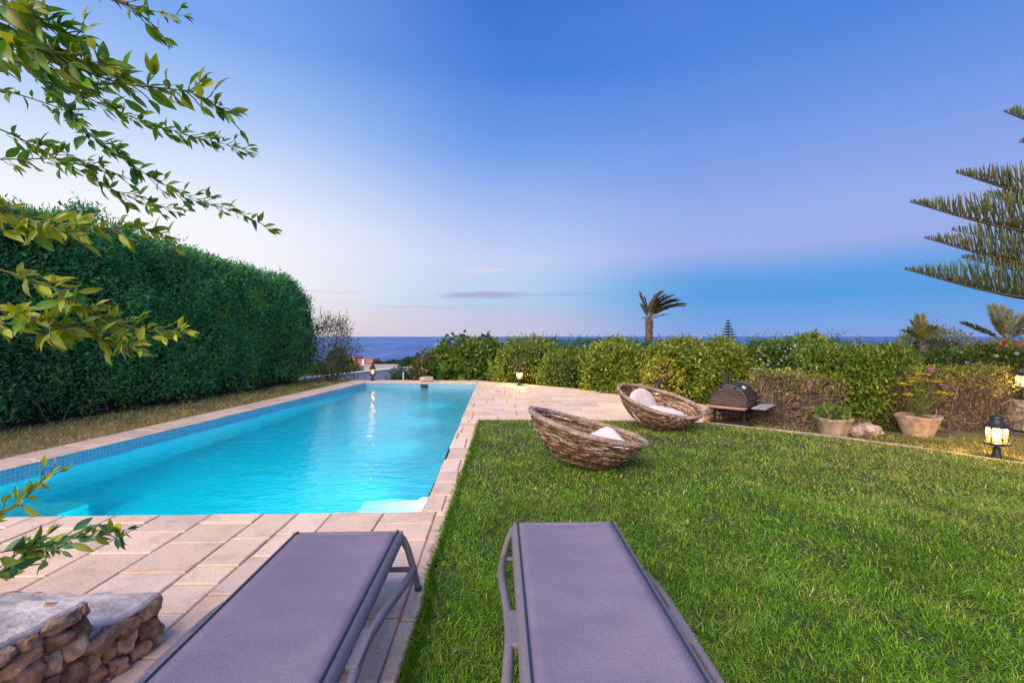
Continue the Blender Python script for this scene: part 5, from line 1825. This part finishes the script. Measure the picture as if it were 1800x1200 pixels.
def lounger(label, loc, rz):
    o = empty('sun_lounger', loc, label, 'sun lounger', 'mesh sun loungers side by side', rz)
    LN, HW, ZS = 1.95, .35, .36
    # sling: a slightly sagging sheet wrapped over the end tube
    nx_, ny_ = 13, 44
    vs, fs = [], []
    for j in range(ny_ + 1):
        v = j / ny_; y = .012 - LN * v
        for i in range(nx_):
            u = -1 + 2 * i / (nx_ - 1)
            w = HW - .052
            sag = -.016 * (1 - u * u) * math.sin(min(1, v * 6) * math.pi / 2) - .010 * (1 - u * u) * math.sin(v * 11 + .6)
            drop = -.020 * max(0, 1 - v * ny_ / 1.0) if j == 0 else 0
            vs.append((u * w, y + (.012 if j == 0 else 0), ZS + .004 + sag + drop))
    for j in range(ny_):
        for i in range(nx_ - 1):
            fs.append((j * nx_ + i, (j + 1) * nx_ + i, (j + 1) * nx_ + i + 1, j * nx_ + i + 1))
    mb = MB(); mb.add(vs, fs)
    s = mb.build('sling', m_sl, o, True)
    md = s.modifiers.new('thickness', 'SOLIDIFY'); md.thickness = .003; md.offset = -1
    for sx_ in (-1, 1):
        mb = MB(); mb.tube([(sx_ * (HW - .049), .018, ZS - .012), (sx_ * (HW - .049), .006, ZS + .002)] + [(sx_ * (HW - .049), y, ZS + .005) for y in np.linspace(-.01, -LN, 12)], .0055, 6); mb.build('piping', M_PIPING, o, True)
        # side rail: rounded section falling away outward from the sling edge
        sec = [(0, .002), (.012, .000), (.026, -.010), (.036, -.026), (.039, -.042), (.034, -.056), (.022, -.062), (.004, -.060)]
        mb = MB(); vs, fs = [], []
        sta = [(y, 1.0, 0.0) for y in np.linspace(-LN, -.06, 14)] + [(-.03, 1.0, -.001), (-.012, .97, -.003), (0.0, .88, -.008), (.008, .70, -.016), (.011, .45, -.026)]
        for (y, k, dz) in sta:
            for (dx, z) in sec: vs.append((sx_ * (HW - .047 + dx), y, ZS + (z + .03) * k - .03 + dz * .6))
        ns = len(sec)
        for a_ in range(len(sta) - 1):
            for b_i in range(ns):
                c_i = (b_i + 1) % ns
                q = (a_ * ns + b_i, a_ * ns + c_i, (a_ + 1) * ns + c_i, (a_ + 1) * ns + b_i)
                fs.append(q if sx_ < 0 else q[::-1])
        fs.append(tuple(range(ns)) if sx_ > 0 else tuple(range(ns))[::-1]); e_ = tuple((len(sta) - 1) * ns + k for k in range(ns)); fs.append(e_ if sx_ < 0 else e_[::-1])
        mb.add(vs, fs)
        mb.build('side_rail', M_FRAME, o, True)
        for (y0, sg) in ((.006, 1), (-LN + .03, -1)):
            mb = MB()
            mb.tube([(sx_ * (HW - .028), y0 - .012 * sg, ZS - .03), (sx_ * (HW - .016), y0, ZS - .055), (sx_ * (HW + .010), y0 + .002 * sg, .25), (sx_ * (HW + .045), y0 + .002, .13), (sx_ * (HW + .075), y0 - .004 * sg, .004)], [.019, .022, .020, .020, .017], 10)
            mb.build('leg', M_FRAME, o, True)
        # lower brace sweeping from the leg up along the rail
        mb = MB()
        ys_ = np.linspace(0.004, -LN + .034, 26); pts = []
        for y in ys_:
            e = min(-y, LN + y) ; k = min(1, max(0, e / .93)); k = k ** .8; k = k * k * (3 - 2 * k)
            pts.append((sx_ * (HW + .044 - .022 * k + .018 * math.sin(min(1, e / .93) * math.pi)), y, .135 + (ZS - .058 - .135) * k))
        mb.tube(pts, .021, 12)
        mb.build('brace', M_FRAME, o, True)
        # web joining the brace and the rail in the middle of the bed
        mb = MB(); y0, y1 = -.86, -LN + .86
        mb.bbox((sx_ * (HW + .010), (y0 + y1) / 2, ZS - .050), (.06, y0 - y1, .026), .008); mb.build('rail_web', M_FRAME, o)
    for y in (.004, -LN + .012):
        mb = MB(); mb.tube([(-HW + .02, y, ZS - .02), (HW - .02, y, ZS - .02)], .019, 10); mb.build('end_rail', M_FRAME, o, True)
        mb = MB(); mb.tube([(-HW - .045, y, .125), (HW + .045, y, .125)], .016, 8); mb.build('crossbar', M_FRAME, o, True)
    for sx_ in (-1, 1):
        for y0 in (.003, -LN + .032):
            mb = MB(); mb.lathe([(.019, 0), (.021, .004), (.020, .018)], 12, (sx_ * (HW + .075), y0, 0)); mb.build('foot', M_PIPING, o)
    return o


a = P3(712, 933, 0); 
def SG(px, py, z): return G(px, py, z)
lr, llft = SG(714, 934, .36), SG(508, 936, .36)
lounger('left grey mesh sun lounger standing on the stone paving', ((lr.x + llft.x) / 2, (lr.y + llft.y) / 2, .001), R(1.9))
rr_, rl_ = SG(1089, 917.5, .36), SG(895, 918, .36)
lounger('right grey mesh sun lounger standing on the lawn', ((rr_.x + rl_.x) / 2, (rr_.y + rl_.y) / 2, .001), R(1.5))

# ------------------------------------------------------------------ overhanging tree, upper left
ot = empty('overhanging_tree', (-3.0, 0.55, 0), 'leafy tree whose slender branches hang into the upper left corner', 'tree')
OM = Matrix.Translation((3.0, -0.55, 0))
tw, lfN = MB(), None
mb = MB(); mb.tube([(-3.0, .55, -.1), (-2.95, .6, .8), (-2.85, .75, 1.6), (-2.7, .9, 2.4), (-2.5, 1.0, 3.1)], [.10, .085, .075, .06, .03], 10, (0.17, 0.13, 0.09))
mb.build('trunk', M_BARK, ot, True, M=OM)
rt = np.random.default_rng(55)
WARM = [(0.30, 0.36, 0.02), (0.38, 0.42, 0.03), (0.22, 0.31, 0.02)]
GRN = [(0.11, 0.27, 0.015), (0.14, 0.31, 0.018), (0.19, 0.29, 0.015), (0.08, 0.22, 0.025)]
COOL = [(0.06, 0.20, 0.09), (0.05, 0.17, 0.06), (0.13, 0.24, 0.02)]
BR = [  # pixel polyline, depth at start/end, leaf length (px), palette, leaves
    ([(-90, -40), (-20, 15), (60, 62), (130, 120), (220, 150), (300, 156), (350, 166), (394, 196)], 1.05, 1.15, 54, GRN + WARM[:2], 46),
    ([(-80, -70), (-10, -20), (50, 20), (95, 50), (140, 66)], 1.0, 1.05, 56, GRN + WARM[:1], 26),
    ([(-80, 110), (-10, 90), (50, 105), (110, 128), (150, 150)], 1.0, 1.1, 50, GRN, 24),
    ([(-60, 40), (30, 80), (90, 90), (150, 110), (190, 118)], 1.0, 1.05, 60, WARM[:2] + GRN, 26),
    ([(-60, 70), (40, 112), (110, 150), (200, 195), (290, 226), (360, 246), (438, 263)], 1.35, 1.5, 30, GRN, 66),
    ([(-30, 20), (40, 80), (90, 150), (150, 232), (200, 265), (260, 310), (330, 345), (410, 370), (478, 402)], 1.25, 1.4, 34, GRN + COOL, 60),
    ([(-60, 205), (20, 235), (80, 268), (140, 300), (200, 335), (260, 360), (330, 369)], 1.35, 1.45, 29, GRN, 44),
    ([(-60, 280), (30, 280), (110, 278), (160, 288), (228, 314)], 1.35, 1.4, 29, GRN, 24),
    ([(-40, 150), (30, 165), (120, 195), (140, 210)], 1.3, 1.35, 26, GRN, 12),
    ([(150, -60), (190, -5), (225, 8), (260, 18), (322, 28)], 1.2, 1.25, 32, GRN, 14),
    ([(225, 8), (250, 28), (270, 45), (292, 70)], 1.22, 1.25, 32, GRN, 6),
    ([(-70, 400), (40, 408), (100, 405), (170, 402), (240, 398), (288, 414)], 1.0, 1.1, 42, WARM + GRN[:1], 30),
    ([(-70, 380), (0, 370), (60, 390), (140, 415)], .95, 1.0, 44, WARM, 16),
    ([(-70, 455), (30, 482), (100, 507), (150, 540), (200, 570), (262, 579), (328, 583)], 1.0, 1.1, 38, WARM + GRN[:1], 46),
    ([(-70, 535), (30, 548), (90, 566), (150, 583), (200, 604), (242, 606)], .95, 1.05, 42, WARM + GRN[:2], 46),
    ([(-60, 560), (30, 570), (70, 580), (110, 605)], .95, 1.0, 40, WARM, 14),
    ([(-80, 925), (20, 893), (60, 860), (90, 832)], .95, 1.0, 34, WARM, 14),
    ([(-80, 985), (20, 966), (80, 958), (140, 943), (190, 936), (224, 930)], .9, .95, 42, COOL + WARM[:1], 20),
    ([(-80, 1040), (10, 1000), (60, 965), (110, 958)], .9, .92, 46, COOL + WARM[:1], 14),
]
for bi, (poly, d0, d1, lp, pal, nlv) in enumerate(BR):
    tw, LF, limb = MB(), Cloud(), MB()
    m = len(poly)
    pts = []
    for i, (px, py) in enumerate(poly):
        d = d0 + (d1 - d0) * i / (m - 1) + .03 * math.sin(i * 1.7 + bi)
        pts.append(P3(px, py, d))
    # smooth polyline
    pa = np.array(pts)
    tt = np.linspace(0, m - 1, m * 5)
    sm = np.stack([np.interp(tt, np.arange(m), pa[:, k]) for k in range(3)], 1)
    for _ in range(3): sm[1:-1] = (sm[:-2] + 2 * sm[1:-1] + sm[2:]) / 4
    wpx = 4.2 if lp > 45 else 2.6
    tw.tube(sm, [wpx / 2 / F * d0 * 1.25 * (1 - .72 * q) for q in np.linspace(0, 1, len(sm))], 5, (0.13, 0.15, 0.05) if bi != 3 else (0.10, 0.12, 0.09))
    # limb back to the trunk outside the frame
    s0 = sm[0]
    tz_ = min(2.9, max(.9, s0[2] + .1)); tb = np.array((np.interp(tz_, [.8, 1.6, 2.4, 3.1], [-2.95, -2.85, -2.7, -2.5]), np.interp(tz_, [.8, 1.6, 2.4, 3.1], [.6, .75, .9, 1.0]), tz_))
    k = np.linspace(0, 1, 7)
    limb.tube(tb + (s0 - tb) * k[:, None] + np.array((0, 0, .12)) * np.sin(k * 3.14)[:, None], [.014 * (1 - .75 * q) + wpx / 2 / F * d0 * 1.1 for q in k], 5, (0.15, 0.13, 0.08))
    T = nrm(np.gradient(sm, axis=0))
    # side twigs carrying leaf clusters
    nlv = int(nlv * 1.35)
    for j in range(nlv):
        q = .16 + .84 * (j + rt.uniform(0, .7)) / nlv
        ii = min(len(sm) - 1, int(q * (len(sm) - 1)))
        p, tdir = sm[ii], T[ii]
        L = lp / F * d0 * 1.12
        sgn = 1 if j % 2 else -1
        up = np.array((0, -.25 + rt.normal(0, .5), 1.0)); 
        side = up * sgn * rt.uniform(.35, 1.1) + np.array((0, rt.normal(0, .8), 0))
        pet = p
        if rt.uniform() < .5:
            dlen = L * rt.uniform(.3, .8); pet = p + (tdir * .7 + side * .5) * dlen
            tw.tube([p, (p + pet) / 2 + rt.normal(0, .002, 3), pet], .0011 if lp < 40 else .0014, 4, (0.14, 0.17, 0.06))
        nl = 1 if rt.uniform() < .45 else (2 if rt.uniform() < .7 else 3)
        for _ in range(nl):
            A = tdir * rt.uniform(.45, 1.1) + side * .75 + rt.normal(0, .30, 3)
            taper = 1 - .42 * q
            C = np.array([pal[rt.integers(0, len(pal))]]) * rt.uniform(.75, 1.25)
            l = L * taper * rt.uniform(.6, 1.2)
            LF.add(scat(BIGLEAF, pet[None], A[None], (np.array((0, -.8, .5)) + rt.normal(0, .6, 3))[None], np.array([l]), np.array([l * rt.uniform(.29, .42)]), C))
    # tip leaves
    for _ in range(3):
        A = T[-1] + rt.normal(0, .25, 3)
        l = lp / F * d0 * .6
        LF.add(scat(BIGLEAF, sm[-1][None], A[None], np.array([(0, -.8, .5)]) + rt.normal(0, .4, (1, 3)), np.array([l]), np.array([l * .32]), np.array([pal[0]])))
    for v_, f_, c_ in ((limb.v, limb.f, limb.c),): tw.add(v_, f_, c_[0])
    bo = tw.build('branch', M_BARK, ot, True, M=OM)
    f = LF.build('leaves', M_GLOSSLEAF, bo, True); f.location = (3.0, -0.55, 0)
